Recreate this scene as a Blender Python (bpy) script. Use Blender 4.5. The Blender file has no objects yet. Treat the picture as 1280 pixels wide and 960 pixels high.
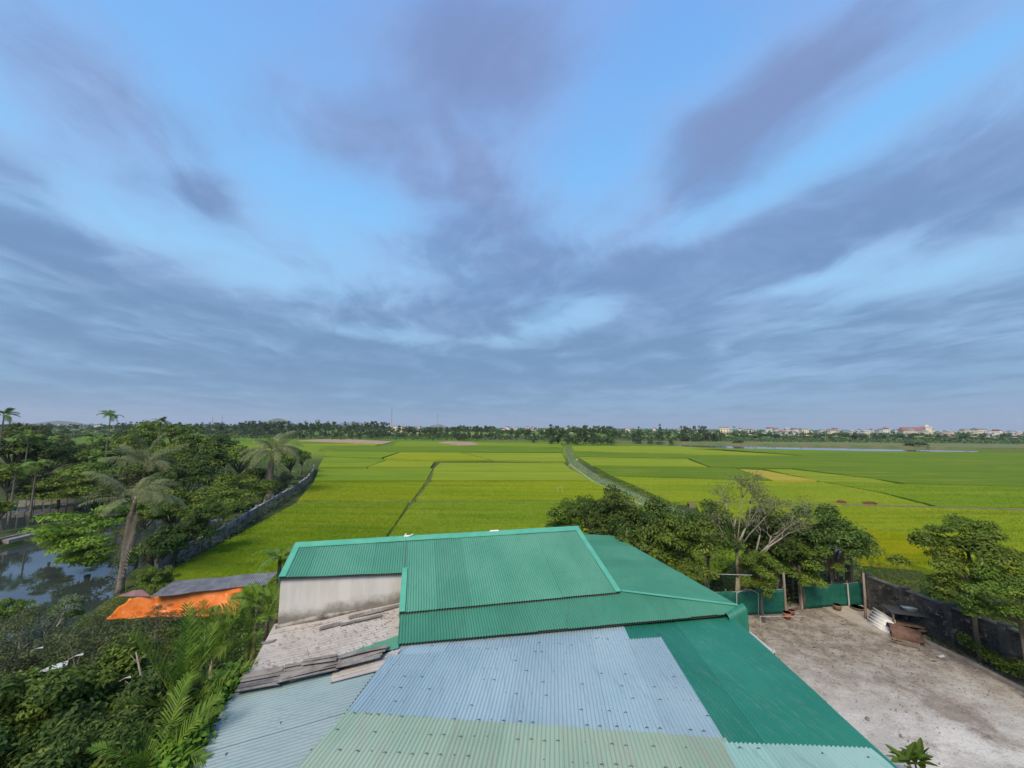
import bpy, math, random
import numpy as np
from mathutils import Vector, Matrix, noise
sc = bpy.context.scene
C = sc.collection
R = math.radians
# ---------------------------------------------------------------- camera
CAM_H = 10.0
PITCH, ROLL, FPX = 6.38, 0.42, 481.0
cam_d = bpy.data.cameras.new("camera"); cam = bpy.data.objects.new("camera", cam_d); C.objects.link(cam)
cam_d.sensor_width = 36; cam_d.lens = FPX/1280*36; cam_d.clip_start = 0.1; cam_d.clip_end = 20000
CM = Matrix.Rotation(R(90+PITCH), 3, 'X') @ Matrix.Rotation(R(ROLL), 3, 'Z')
cam.matrix_world = Matrix.Translation((0,0,CAM_H)) @ CM.to_4x4()
sc.camera = cam
O = Vector((0,0,CAM_H))
def ray(px, py): return (CM @ Vector((px-640, 480-py, -FPX))).normalized()
def P(px, py, z=0.0):
    r = ray(px, py)
    if r.z > -1e-4: r.z = -1e-4
    return O + r*((z-CAM_H)/r.z)
def PD(px, py, d):
    r = ray(px, py); return O + r*(d/r.y)
def plane(a, b, c):
    n = (b-a).cross(c-a).normalized()
    return (a, n if n.z > 0 else -n)
def PP(px, py, pl):
    r = ray(px, py); return O + r*((pl[0]-O).dot(pl[1])/r.dot(pl[1]))
# ---------------------------------------------------------------- light
sc.view_settings.view_transform = 'Standard'; sc.view_settings.look = 'None'
sc.view_settings.exposure = 1.5; sc.view_settings.gamma = 1; sc.view_settings.use_curve_mapping = False
SUN_EL, SUN_AZ = 48, 205        # azimuth clockwise from +Y
sl = bpy.data.lights.new("sun", 'SUN'); sun = bpy.data.objects.new("sun", sl); C.objects.link(sun)
sl.energy = 1.5; sl.angle = R(28); sl.color = (1.0, 0.86, 0.64)
sdir = Vector((math.sin(R(SUN_AZ))*math.cos(R(SUN_EL)), math.cos(R(SUN_AZ))*math.cos(R(SUN_EL)), math.sin(R(SUN_EL))))
sun.rotation_euler = sdir.to_track_quat('Z', 'Y').to_euler()
sun.location = (0,-20,60)
w = bpy.data.worlds.new("World"); sc.world = w; w.use_nodes = True
wt = w.node_tree; wt.nodes.clear()

class NT:
    """small helper that wires shader nodes"""
    def __init__(s, tree): s.t = tree
    def n(s, typ, **kw):
        nd = s.t.nodes.new(typ)
        for k, v in kw.items(): setattr(nd, k, v)
        return nd
    def put(s, sock, v):
        if isinstance(v, bpy.types.NodeSocket): s.t.links.new(v, sock)
        elif v is not None:
            if isinstance(v, (tuple, list)) and len(v) == 3 and len(sock.default_value) == 4: v = (*v, 1)
            sock.default_value = v
    def m(s, op, a, b=None, c=None, clamp=False):
        nd = s.n('ShaderNodeMath', operation=op, use_clamp=clamp)
        s.put(nd.inputs[0], a)
        if b is not None: s.put(nd.inputs[1], b)
        if c is not None: s.put(nd.inputs[2], c)
        return nd.outputs[0]
    def mix(s, f, a, b, blend='MIX'):
        nd = s.n('ShaderNodeMix', data_type='RGBA', blend_type=blend)
        s.put(nd.inputs[0], f); s.put(nd.inputs[6], a); s.put(nd.inputs[7], b)
        return nd.outputs[2]
    def smooth(s, v, lo, hi):
        nd = s.n('ShaderNodeMapRange', interpolation_type='SMOOTHSTEP')
        s.put(nd.inputs[0], v); nd.inputs[1].default_value = lo; nd.inputs[2].default_value = hi
        return nd.outputs[0]
    def noise(s, vec, scale, detail=3, rough=0.5, dist=0.0, col=False):
        nd = s.n('ShaderNodeTexNoise')
        if vec is not None: s.put(nd.inputs['Vector'], vec)
        nd.inputs['Scale'].default_value = scale; nd.inputs['Detail'].default_value = detail
        nd.inputs['Roughness'].default_value = rough; nd.inputs['Distortion'].default_value = dist
        return nd.outputs[1 if col else 0]
    def ramp(s, f, stops):
        nd = s.n('ShaderNodeValToRGB'); s.put(nd.inputs[0], f)
        e = nd.color_ramp.elements
        e[0].position = stops[0][0]; e[0].color = (*stops[0][1], 1)
        e[1].position = stops[-1][0]; e[1].color = (*stops[-1][1], 1)
        for p, c in stops[1:-1]:
            k = e.new(p); k.color = (*c, 1)
        return nd.outputs[0]
    def mapping(s, vec, scale=(1,1,1), rot=(0,0,0), loc=(0,0,0)):
        nd = s.n('ShaderNodeMapping'); s.put(nd.inputs[0], vec)
        nd.inputs[1].default_value = loc; nd.inputs[2].default_value = rot; nd.inputs[3].default_value = scale
        return nd.outputs[0]
    def comb(s, x, y, z=0.0):
        nd = s.n('ShaderNodeCombineXYZ')
        for i, v in enumerate((x,y,z)): s.put(nd.inputs[i], v)
        return nd.outputs[0]

def srgb(r, g, b):
    f = lambda c: c/12.92 if c <= 0.04045 else ((c+0.055)/1.055)**2.4
    return (f(r/255), f(g/255), f(b/255))

def build_world():
    t = NT(wt)
    tc = t.n('ShaderNodeTexCoord').outputs['Generated']
    sep = t.n('ShaderNodeSeparateXYZ'); t.put(sep.inputs[0], tc)
    x, y, z = sep.outputs
    zz = t.m('ADD', t.m('MAXIMUM', z, 0.0), 0.09)
    a = R(9)
    u0 = t.m('DIVIDE', x, zz); v0 = t.m('DIVIDE', y, zz)
    u = t.m('ADD', t.m('MULTIPLY', u0, math.cos(a)), t.m('MULTIPLY', v0, math.sin(a)))
    v = t.m('SUBTRACT', t.m('MULTIPLY', v0, math.cos(a)), t.m('MULTIPLY', u0, math.sin(a)))
    wv = t.noise(t.comb(u, v, 2.0), 0.9, 3, 0.5, 0.0)
    uw = t.m('ADD', u, t.m('MULTIPLY', t.m('SUBTRACT', wv, 0.5), 0.9))
    n1 = t.noise(t.comb(uw, t.m('MULTIPLY', v, 0.70), 3.7), 1.25, 7, 0.56, 0.25)
    n2 = t.noise(t.comb(t.m('MULTIPLY', u, 0.45), t.m('MULTIPLY', v, 0.30), 9.1), 1.0, 3, 0.5, 0.3)
    n3 = t.noise(t.comb(t.m('MULTIPLY', uw, 2.3), t.m('MULTIPLY', v, 1.1), 1.3), 1.7, 7, 0.60, 0.5)
    n4 = t.noise(t.comb(t.m('MULTIPLY', uw, 1.2), t.m('MULTIPLY', v, 0.9), 6.3), 1.6, 7, 0.62, 0.3)
    # large cloud masses and clear openings, in world directions
    ys = t.m('MAXIMUM', y, 0.05)
    ga = t.m('DIVIDE', x, ys); gb = t.m('DIVIDE', z, ys)
    blobs = [  # px, py, sx, sy, rot, weight
        (610,60,140,90,10,.36),(640,120,80,50,0,.10),(480,190,150,55,25,.28),(598,225,24,34,-20,.26),(540,235,30,12,10,.10),
        (262,255,56,24,28,.26),(90,110,200,60,38,.30),(20,215,70,24,20,.22),(110,330,160,36,18,.18),(160,430,420,75,6,.22),
        (620,350,190,42,-8,.20),(590,400,120,18,4,.20),(500,300,110,24,-8,.12),
        (1090,270,330,66,-20,.26),(880,360,200,40,-14,.20),(1010,90,240,42,-36,.24),(1240,220,130,90,-15,.18),(1100,420,360,50,-3,.17),
        (700,450,300,30,2,.13),(640,480,900,26,0,.08),(860,150,20,40,-30,.05),
        (300,60,110,110,30,-.14),(420,270,150,70,10,-.30),(250,290,90,40,15,-.10),(740,170,85,110,10,-.34),(850,60,70,60,-30,-.22),(1110,135,190,20,-33,-.26),
        (720,398,75,24,-12,-.42),(660,415,40,10,-10,-.18),(930,262,120,14,-28,-.18),(1110,305,90,12,-24,-.22),(960,365,120,10,-12,-.20),
        (820,290,90,14,-25,-.12),(330,350,120,14,8,-.12),(1000,463,120,8,-3,-.20),(560,425,200,10,6,-.18),(1020,375,200,14,-14,-.14),(250,300,200,26,14,-.14),(1000,500,500,10,0,-.10),(100,320,60,8,10,-.14)]
    tot = None
    for px, py, sx, sy, rot, wgt in blobs:
        r = ray(px, py); ca, cb = r.x/r.y, r.z/r.y
        c, s = math.cos(R(rot)), math.sin(R(rot))
        dx = t.m('SUBTRACT', ga, ca); dy = t.m('SUBTRACT', gb, cb)
        # image rotation: y down -> flip
        e1 = t.m('DIVIDE', t.m('SUBTRACT', t.m('MULTIPLY', dx, c), t.m('MULTIPLY', dy, s)), sx/FPX)
        e2 = t.m('DIVIDE', t.m('ADD', t.m('MULTIPLY', dx, s), t.m('MULTIPLY', dy, c)), sy/FPX)
        q = t.m('ADD', t.m('MULTIPLY', e1, e1), t.m('MULTIPLY', e2, e2))
        g = t.m('MULTIPLY', t.m('EXPONENT', t.m('MULTIPLY', q, -0.6)), wgt)
        tot = g if tot is None else t.m('ADD', tot, g)
    tot = t.m('MULTIPLY', tot, t.smooth(y, 0.05, 0.3))
    cov = t.m('ADD', t.m('ADD', t.m('MULTIPLY', n1, 0.85), t.m('MULTIPLY', n2, 0.25)), tot)
    cov = t.m('ADD', cov, t.m('MULTIPLY', t.m('SUBTRACT', n3, 0.5), 0.46))
    mask = t.smooth(cov, 0.30, 0.86)
    zc = t.m('MAXIMUM', z, 0.0)
    clear = t.ramp(zc, [(0.0, srgb(146,172,204)), (0.05, srgb(128,168,206)), (0.16, srgb(150,192,228)),
                   (0.32, srgb(152,206,248)), (0.5, srgb(132,196,252)), (0.72, srgb(120,178,244)), (1.0, srgb(98,160,245))])
    cA = t.ramp(zc, [(0.0, srgb(140,166,198)), (0.04, srgb(112,150,188)), (0.14, srgb(98,134,174)),
                   (0.35, srgb(104,134,182)), (0.6, srgb(126,144,190)), (1.0, srgb(124,144,192))])
    cB = t.ramp(zc, [(0.0, srgb(146,170,202)), (0.1, srgb(122,160,200)), (0.3, srgb(148,176,218)),
                   (0.6, srgb(154,176,224)), (1.0, srgb(150,172,224))])
    shade = t.smooth(t.m('ADD', t.m('MULTIPLY', n4, 0.75), t.m('MULTIPLY', mask, 0.30)), 0.42, 0.74)
    cloud = t.mix(shade, cB, cA)
    col = t.mix(t.m('MULTIPLY', mask, 0.88), clear, cloud)
    warm = t.m('MULTIPLY', t.m('SUBTRACT', 1.0, t.smooth(z, 0.0, 0.08)), t.smooth(t.m('ABSOLUTE', x), 0.4, 0.95))
    col = t.mix(t.m('MULTIPLY', warm, 0.35), col, srgb(168,174,200))
    sky = t.n('ShaderNodeTexSky', sky_type='NISHITA'); sky.sun_disc = False
    sky.sun_elevation = R(SUN_EL); sky.sun_rotation = R(SUN_AZ); sky.dust_density = 2
    STR = 0.10
    k = 0.3536/STR      # displayed value at exposure 1.5
    colk = t.mix(1.0, col, (k,k,k), 'MULTIPLY')
    fin = t.mix(0.95, sky.outputs[0], colk)
    bg = t.n('ShaderNodeBackground'); t.put(bg.inputs[0], fin); bg.inputs[1].default_value = STR
    out = t.n('ShaderNodeOutputWorld'); wt.links.new(bg.outputs[0], out.inputs[0])
build_world()

# ---------------------------------------------------------------- materials
MATS = {}
def mat(name, c1, c2=None, scale=3.0, rough=0.8, detail=4, spec=0.3, stretch=(1,1,1), rotz=0.0, c3=None, s3=20.0, th3=(0.6,0.75),
        bump=0.0, bscale=30.0, tone=None, trans=0.0, metal=0.0, lo=0.35, hi=0.65, islands=0.0, var=0.0):
    if name in MATS: return MATS[name]
    m = bpy.data.materials.new(name); m.use_nodes = True
    t = NT(m.node_tree); bs = m.node_tree.nodes['Principled BSDF']
    tc = t.n('ShaderNodeTexCoord').outputs['Object']
    vec = t.mapping(t.mapping(tc, rot=(0,0,rotz)), scale=stretch)
    col = c1
    if c2 is not None:
        col = t.mix(t.smooth(t.noise(vec, scale, detail, 0.6), lo, hi), c1, c2)
    if c3 is not None:
        col = t.mix(t.smooth(t.noise(vec, s3, 4, 0.65), *th3), col, c3)
    if tone is not None:     # per leaf tone attribute 0..1
        at = t.n('ShaderNodeAttribute', attribute_name='tone')
        col = t.mix(at.outputs['Fac'], col, tone)
    if var > 0:              # from object to object
        oi = t.n('ShaderNodeObjectInfo')
        f = t.m('ADD', t.m('MULTIPLY', oi.outputs['Random'], var), 1-var/2)
        hs = t.n('ShaderNodeHueSaturation'); t.put(hs.inputs['Color'], col); t.put(hs.inputs['Value'], f)
        t.put(hs.inputs['Hue'], t.m('ADD', 0.5, t.m('MULTIPLY', t.m('SUBTRACT', oi.outputs['Random'], 0.5), var*0.08)))
        col = hs.outputs[0]
    t.put(bs.inputs['Base Color'], col)
    bs.inputs['Roughness'].default_value = rough; bs.inputs['Specular IOR Level'].default_value = spec
    bs.inputs['Metallic'].default_value = metal
    if bump > 0:
        b = t.n('ShaderNodeBump'); b.inputs['Strength'].default_value = bump; b.inputs['Distance'].default_value = 0.05
        t.put(b.inputs['Height'], t.noise(vec, bscale, 5, 0.65)); t.put(bs.inputs['Normal'], b.outputs[0])
    if trans > 0:
        tr = t.n('ShaderNodeBsdfTranslucent'); t.put(tr.inputs[0], col)
        mx = t.n('ShaderNodeMixShader'); mx.inputs[0].default_value = trans
        m.node_tree.links.new(bs.outputs[0], mx.inputs[1]); m.node_tree.links.new(tr.outputs[0], mx.inputs[2])
        m.node_tree.links.new(mx.outputs[0], m.node_tree.nodes['Material Output'].inputs[0])
    MATS[name] = m; return m

ROT = R(-13.5)
# ---------------------------------------------------------------- objects, names, labels
def tag(o, label=None, cat=None, group=None, kind=None):
    if label: o['label'] = label
    if cat: o['category'] = cat
    if group: o['group'] = group
    if kind: o['kind'] = kind
    return o
def empty(name, loc=(0,0,0), rz=0.0, label=None, cat=None, group=None):
    o = bpy.data.objects.new(name, None); C.objects.link(o); o.location = loc; o.rotation_euler = (0,0,rz)
    o.empty_display_size = 0.2
    return tag(o, label, cat, group)
def link(name, me, m=None, parent=None, smooth=False):
    if m is not None and len(me.materials) == 0: me.materials.append(m)
    if smooth: me.shade_smooth()
    o = bpy.data.objects.new(name, me); C.objects.link(o)
    if parent: o.parent = parent
    return o
class MB:
    def __init__(s): s.v = []; s.f = []
    def add(s, vs, fs):
        b = len(s.v); s.v += [tuple(v) for v in vs]; s.f += [tuple(i+b for i in f) for f in fs]
        return s
    def quad(s, a, b, c, d): return s.add([a,b,c,d], [(0,1,2,3)])
    def box(s, c, size, rz=0.0, rx=0.0, ry=0.0):
        hx, hy, hz = size[0]/2, size[1]/2, size[2]/2
        M = Matrix.Rotation(rz,3,'Z') @ Matrix.Rotation(rx,3,'X') @ Matrix.Rotation(ry,3,'Y'); c = Vector(c)
        vs = [c + M @ Vector((sx*hx, sy*hy, sz*hz)) for sx in (-1,1) for sy in (-1,1) for sz in (-1,1)]
        return s.add(vs, [(0,1,3,2),(4,6,7,5),(0,4,5,1),(2,3,7,6),(0,2,6,4),(1,5,7,3)])
    def beam(s, a, b, wdt, h, up=Vector((0,0,1))):
        a = Vector(a); b = Vector(b); d = (b-a).normalized(); sd = d.cross(up)
        if sd.length < 1e-4: sd = Vector((1,0,0))
        sd.normalize(); u = sd.cross(d)
        vs = [p + sd*(i*wdt/2) + u*(j*h/2) for p in (a,b) for i in (-1,1) for j in (-1,1)]
        return s.add(vs, [(0,1,3,2),(4,6,7,5),(0,4,5,1),(2,3,7,6),(0,2,6,4),(1,5,7,3)])
    def tube(s, pts, rad, seg=6, cap=True):
        pts = [Vector(p) for p in pts]; n = len(pts)
        if not isinstance(rad, (list, tuple)): rad = [rad]*n
        vs = []; fs = []
        pu = None
        for i, p in enumerate(pts):
            d = (pts[min(i+1,n-1)] - pts[max(i-1,0)])
            d = d.normalized() if d.length > 1e-9 else Vector((0,0,1))
            if pu is None: pu = d.orthogonal().normalized()
            u = (pu - d*pu.dot(d)).normalized(); pu = u; q = d.cross(u)
            for k in range(seg):
                a = 2*math.pi*k/seg; vs.append(p + (u*math.cos(a)+q*math.sin(a))*rad[i])
        for i in range(n-1):
            for k in range(seg):
                k2 = (k+1) % seg; fs.append((i*seg+k, i*seg+k2, (i+1)*seg+k2, (i+1)*seg+k))
        if cap: fs.append(tuple(range(seg))[::-1]); fs.append(tuple((n-1)*seg+k for k in range(seg)))
        return s.add(vs, fs)
    def prism(s, poly, z0, z1):
        """poly: (x,y) list; z1 float or list"""
        n = len(poly); zt = z1 if isinstance(z1, (list,tuple)) else [z1]*n
        vs = [(p[0],p[1],z0) for p in poly] + [(p[0],p[1],zt[i]) for i, p in enumerate(poly)]
        fs = [tuple(range(n))[::-1], tuple(range(n,2*n))] + [(i,(i+1)%n,n+(i+1)%n,n+i) for i in range(n)]
        return s.add(vs, fs)
    def slab(s, poly, th):
        """closed plate of 3-D points, th downwards"""
        n = len(poly); d = Vector((0,0,-th))
        vs = [Vector(p)+d for p in poly] + [Vector(p) for p in poly]
        fs = [tuple(range(n))[::-1], tuple(range(n,2*n))] + [(i,(i+1)%n,n+(i+1)%n,n+i) for i in range(n)]
        return s.add(vs, fs)
    def mesh(s, name):
        me = bpy.data.meshes.new(name); me.from_pydata(s.v, [], s.f); me.update(); return me
    def build(s, name, m, parent=None, smooth=False):
        return link(name, s.mesh(name), m, parent, smooth)
def quads_mesh(name, V, tone=None, m=None):
    """V: (n,k,3) array of polygons with k corners"""
    n, k = V.shape[:2]
    me = bpy.data.meshes.new(name); me.vertices.add(n*k); me.vertices.foreach_set('co', V.reshape(-1).astype(np.float32))
    me.loops.add(n*k); me.loops.foreach_set('vertex_index', np.arange(n*k, dtype=np.int32))
    me.polygons.add(n); me.polygons.foreach_set('loop_start', np.arange(0, n*k, k, dtype=np.int32))
    me.polygons.foreach_set('loop_total', np.full(n, k, dtype=np.int32))
    me.update(calc_edges=True)
    if tone is not None:
        at = me.attributes.new('tone', 'FLOAT', 'POINT'); at.data.foreach_set('value', np.repeat(tone, k).astype(np.float32))
    if m is not None: me.materials.append(m)
    return me
def nrm(a): return a/np.maximum(np.linalg.norm(a, axis=-1, keepdims=True), 1e-9)
def leaf_quads(rng, c, nr, size, aspect=0.42, droop=0.3):
    """leaf shaped quads at centres c with normals nr"""
    n = len(c)
    d = rng.normal(size=(n,3)); d[:,2] -= droop
    nr = nrm(nr); d = nrm(d - nr*np.sum(d*nr, axis=1, keepdims=True)); sd = np.cross(d, nr)
    s = (size*rng.uniform(0.65,1.25,n))[:,None]
    base = c - d*s*0.5; tip = c + d*s*0.5 - nr*s*0.08
    mid = c - d*s*0.05
    return np.stack([base, mid + sd*s*aspect*0.5 + nr*s*0.06, tip, mid - sd*s*aspect*0.5 + nr*s*0.06], axis=1)

def in_poly(x, y, poly):
    c = False; n = len(poly); j = n-1
    for i in range(n):
        xi, yi = poly[i][0], poly[i][1]; xj, yj = poly[j][0], poly[j][1]
        if (yi > y) != (yj > y) and x < (xj-xi)*(y-yi)/(yj-yi)+xi: c = not c
        j = i
    return c
def inpoly_np(X, Y, poly):
    c = np.zeros(X.shape, bool); n = len(poly); j = n-1
    for i in range(n):
        xi, yi = poly[i][0], poly[i][1]; xj, yj = poly[j][0], poly[j][1]
        t = ((yi > Y) != (yj > Y)) & (X < (xj-xi)*(Y-yi)/((yj-yi) if yj != yi else 1e-9)+xi); c ^= t; j = i
    return c
# ================================================================ GROUND
WZ = -0.30
pond_a = [P(*q, WZ) for q in [(-420,735),(0,690),(80,668),(150,652),(285,646),(262,668),(215,690),(150,728),(118,762),(70,800),(-60,850),(-500,900)]]
pond_b = [P(*q, WZ) for q in [(-420,690),(0,668),(72,655),(150,640),(190,622),(100,624),(0,636),(-300,650)]]
def ground():
    xs = sorted(set([-6000,-3500,-2000,-1000,-500,-250,-180]+[-140+1.0*i for i in range(0,140)]+[0,10,20,40,80,160,300,600,1200,2400,4000,6000]))
    ys = sorted(set([-600,-200,-60,-20,-5]+[0+1.0*i for i in range(0,100)]+[104,112,125,150,200,300,500,800,1300,2100,3500,6000]))
    X, Y = np.meshgrid(np.array(xs, float), np.array(ys, float))
    Z = np.zeros_like(X)
    for po in (pond_a, pond_b):
        ins = inpoly_np(X, Y, po); Z[ins] = -1.2
    for j in range(Z.shape[0]):
        for i in range(Z.shape[1]):
            if -140 < X[j,i] < 0 and Y[j,i] < 100 and Z[j,i] == 0: Z[j,i] = 0.10*noise.noise((X[j,i]*.25, Y[j,i]*.25, 0))
    ny, nx = X.shape
    me = bpy.data.meshes.new('ground')
    vs = np.stack([X,Y,Z], -1).reshape(-1,3)
    fs = [(j*nx+i, j*nx+i+1, (j+1)*nx+i+1, (j+1)*nx+i) for j in range(ny-1) for i in range(nx-1)]
    me.from_pydata(vs.tolist(), [], fs); me.update()
    m = bpy.data.materials.new('ground_cover'); m.use_nodes = True
    t = NT(m.node_tree); bs = m.node_tree.nodes['Principled BSDF']; bs.inputs['Roughness'].default_value = 0.95
    bs.inputs['Specular IOR Level'].default_value = 0.1
    tc = t.n('ShaderNodeTexCoord').outputs['Object']
    sep = t.n('ShaderNodeSeparateXYZ'); t.put(sep.inputs[0], tc)
    near = t.mix(t.smooth(t.noise(tc, 0.6, 6, 0.65), .4, .62), (0.035,0.060,0.014), (0.075,0.066,0.040))
    near = t.mix(t.smooth(t.noise(tc, 7, 4, 0.7), .45, .7), near, (0.05,0.11,0.02))
    vo = t.n('ShaderNodeTexVoronoi'); t.put(vo.inputs['Vector'], t.mapping(tc, scale=(0.006,0.014,1), rot=(0,0,0.2))); vo.inputs['Scale'].default_value = 1.0
    sv = t.n('ShaderNodeSeparateColor'); t.put(sv.inputs[0], vo.outputs['Color'])
    far = t.ramp(sv.outputs[0], [(0.0,(0.085,0.165,0.008)),(0.4,(0.13,0.20,0.008)),(0.7,(0.085,0.14,0.015)),(1.0,(0.17,0.235,0.01))])
    f = t.smooth(sep.outputs[1], 95, 150)
    t.put(bs.inputs['Base Color'], t.mix(f, near, far))
    b = t.n('ShaderNodeBump'); b.inputs['Strength'].default_value = 0.6; b.inputs['Distance'].default_value = 0.1
    t.put(b.inputs['Height'], t.noise(tc, 5, 5, .7)); t.put(bs.inputs['Normal'], b.outputs[0])
    o = link('ground', me, m); tag(o, kind='structure', label='flat grassy and muddy ground reaching the horizon')
ground()
def water_mat(name, base, bscale, bst):
    m = bpy.data.materials.new(name); m.use_nodes = True
    t = NT(m.node_tree); bs = m.node_tree.nodes['Principled BSDF']
    bs.inputs['Base Color'].default_value = (*base,1); bs.inputs['Roughness'].default_value = 0.03; bs.inputs['IOR'].default_value = 2.2
    bs.inputs['Specular IOR Level'].default_value = 0.9
    tc = t.n('ShaderNodeTexCoord').outputs['Object']
    b = t.n('ShaderNodeBump'); b.inputs['Strength'].default_value = bst; b.inputs['Distance'].default_value = 0.05
    t.put(b.inputs['Height'], t.noise(t.mapping(tc, scale=(0.6,1.8,1)), bscale, 3, .5)); t.put(bs.inputs['Normal'], b.outputs[0])
    return m
wm = water_mat('pond_water', (0.035,0.045,0.045), 1.3, 0.05)
def water(name, poly, z, m, lab):
    cx = sum(p[0] for p in poly)/len(poly); cy = sum(p[1] for p in poly)/len(poly)
    big = [(cx+(p[0]-cx)*1.12, cy+(p[1]-cy)*1.12, z) for p in poly]
    mb = MB(); mb.add(big, [tuple(range(len(big)))]); o = mb.build(name, m); tag(o, kind='structure', label=lab)
water('pond', pond_a, WZ, wm, 'calm fish pond mirroring sky and trees at left')
water('pond', pond_b, WZ-0.004, wm, 'narrow second pond beyond the earth dyke')
# ================================================================ RICE FIELDS
RT = 0.42
def rice_mat(name, a, b, dark=(0.07,0.13,0.015)):
    m = bpy.data.materials.new(name); m.use_nodes = True
    t = NT(m.node_tree); bs = m.node_tree.nodes['Principled BSDF']; bs.inputs['Roughness'].default_value = 0.9
    bs.inputs['Specular IOR Level'].default_value = 0.12
    tc = t.n('ShaderNodeTexCoord').outputs['Object']
    c = t.mix(t.smooth(t.noise(t.mapping(tc, scale=(0.45,1,1)), 0.10, 5, .62), .35, .65), a, b)
    c = t.mix(t.m('MULTIPLY', t.smooth(t.noise(t.mapping(tc, scale=(0.22,1.4,1)), 0.35, 5, .7), .52, .72), .45), c, dark)
    c = t.mix(t.m('MULTIPLY', t.smooth(t.noise(tc, 3.5, 4, .75), .5, .75), .35), c, dark)
    c = t.mix(t.m('MULTIPLY', t.smooth(t.noise(t.mapping(tc, scale=(0.3,1,1), loc=(7,3,0)), 0.16, 4, .6), .56, .72), .55), c, (0.33,0.34,0.035))
    rows = t.noise(t.mapping(tc, scale=(0.03,1.1,1), rot=(0,0,.06)), 0.9, 4, .65)
    c = t.mix(t.m('MULTIPLY', t.smooth(rows, .48, .66), .42), c, tuple(x*.62 for x in a))
    rows2 = t.noise(t.mapping(tc, scale=(0.02,0.5,1), rot=(0,0,.02), loc=(4,9,2)), 0.8, 4, .65)
    c = t.mix(t.m('MULTIPLY', t.smooth(rows2, .50, .66), .50), c, (min(1,b[0]*1.30+.02), b[1]*1.14, b[2]*1.5))
    t.put(bs.inputs['Base Color'], c)
    bp = t.n('ShaderNodeBump'); bp.inputs['Strength'].default_value = 0.8; bp.inputs['Distance'].default_value = 0.15
    t.put(bp.inputs['Height'], t.noise(tc, 5, 5, .75)); t.put(bs.inputs['Normal'], bp.outputs[0])
    tr = t.n('ShaderNodeBsdfTranslucent'); t.put(tr.inputs[0], c); mx = t.n('ShaderNodeMixShader'); mx.inputs[0].default_value = .25
    m.node_tree.links.new(bs.outputs[0], mx.inputs[1]); m.node_tree.links.new(tr.outputs[0], mx.inputs[2])
    lt = t.n('ShaderNodeAttribute', attribute_name='tone'); c2 = t.mix(lt.outputs['Fac'], c, (1.35,1.3,1.2), 'MULTIPLY'); t.put(bs.inputs['Base Color'], c2); t.put(tr.inputs[0], c2)
    m.node_tree.links.new(mx.outputs[0], m.node_tree.nodes['Material Output'].inputs[0])
    return m
G = {
 'green': rice_mat('rice_green', (0.180,0.290,0.014), (0.225,0.320,0.018)),
 'deep': rice_mat('rice_deep_green', (0.130,0.225,0.012), (0.165,0.255,0.015), (0.075,0.14,0.006)),
 'lime': rice_mat('rice_lime', (0.245,0.335,0.018), (0.295,0.360,0.022), (0.13,0.21,0.006)),
 'yellow': rice_mat('rice_ripening', (0.265,0.335,0.008), (0.315,0.355,0.010), (0.19,0.27,0.008)),
 'ripe': rice_mat('rice_half_ripe', (0.27,0.335,0.010), (0.34,0.37,0.012), (0.17,0.25,0.008)),
 'gold': rice_mat('rice_gold', (0.44,0.38,0.04), (0.48,0.40,0.06), (0.28,0.30,0.03)),
}
rng = np.random.default_rng(7)
def field(px_poly, kind, lab, tufts=0, h=RT):
    poly = [P(x, y, h) for x, y in px_poly]
    a = sum(poly[i].x*poly[(i+1)%len(poly)].y - poly[(i+1)%len(poly)].x*poly[i].y for i in range(len(poly)))
    if a < 0: poly.reverse()
    mb = MB(); mb.prism([(p.x,p.y) for p in poly], -0.15, h)
    o = mb.build('rice_field', G[kind]); tag(o, label=lab, kind='structure')
    if tufts:
        xs = [p.x for p in poly]; ys = [p.y for p in poly]
        n = tufts*6
        X = rng.uniform(min(xs), max(xs), n); Y = rng.uniform(min(ys), max(ys), n)
        k = inpoly_np(X, Y, poly) & (rng.uniform(size=n) < np.minimum(1, (28/np.maximum(np.hypot(X,Y),1))**2)) & (X*X+Y*Y > 20**2)
        X, Y = X[k], Y[k]
        if len(X) > tufts: X, Y = X[:tufts], Y[:tufts]
        B = 5; D = np.hypot(X, Y)
        X = np.repeat(X, B)+rng.normal(0,.05,len(X)*B); Y = np.repeat(Y, B)+rng.normal(0,.05,len(Y)*B); D = np.repeat(D, B)
        an = rng.uniform(0, 2*np.pi, len(X)); ln = rng.uniform(.10,.26,len(X)); wd = 0.011*np.maximum(D,25)/25
        lean = rng.uniform(0.02,0.14,len(X)); la = rng.uniform(0,2*np.pi,len(X))
        b = np.stack([X, Y, np.full_like(X, h-0.05)], -1)
        s = np.stack([np.cos(an)*wd, np.sin(an)*wd, np.zeros_like(X)], -1)
        tip = b + np.stack([np.cos(la)*lean, np.sin(la)*lean, ln], -1)
        me = quads_mesh('rice_plants', np.stack([b-s, b+s, tip], 1), rng.uniform(.3,1,len(b)), m=G[kind])
        p = link('rice_plants', me, parent=o); tag(p, kind='stuff')
field([(216,712),(288,674),(367,631),(440,629),(511,628),(498,648),(474,682),(430,745),(240,760)], 'green', 'near green rice field between the wall and the diagonal footpath', 26000)
field([(517,628),(720,627),(806,634),(850,646),(930,690),(850,760),(435,745),(481,680),(500,650)], 'green', 'near green rice field behind the main green roof', 26000)
field([(371,627.5),(392,604),(531,603),(515,625)], 'lime', 'lime rice field beside the far end of the orchard wall', 12000)
field([(537,603),(742,602.5),(800,626),(520,625)], 'lime', 'lime rice field right of the diagonal footpath', 14000)
field([(393,600.5),(399,586),(541,585.5),(533,600)], 'green', 'green rice strip left of the footpath end')
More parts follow.
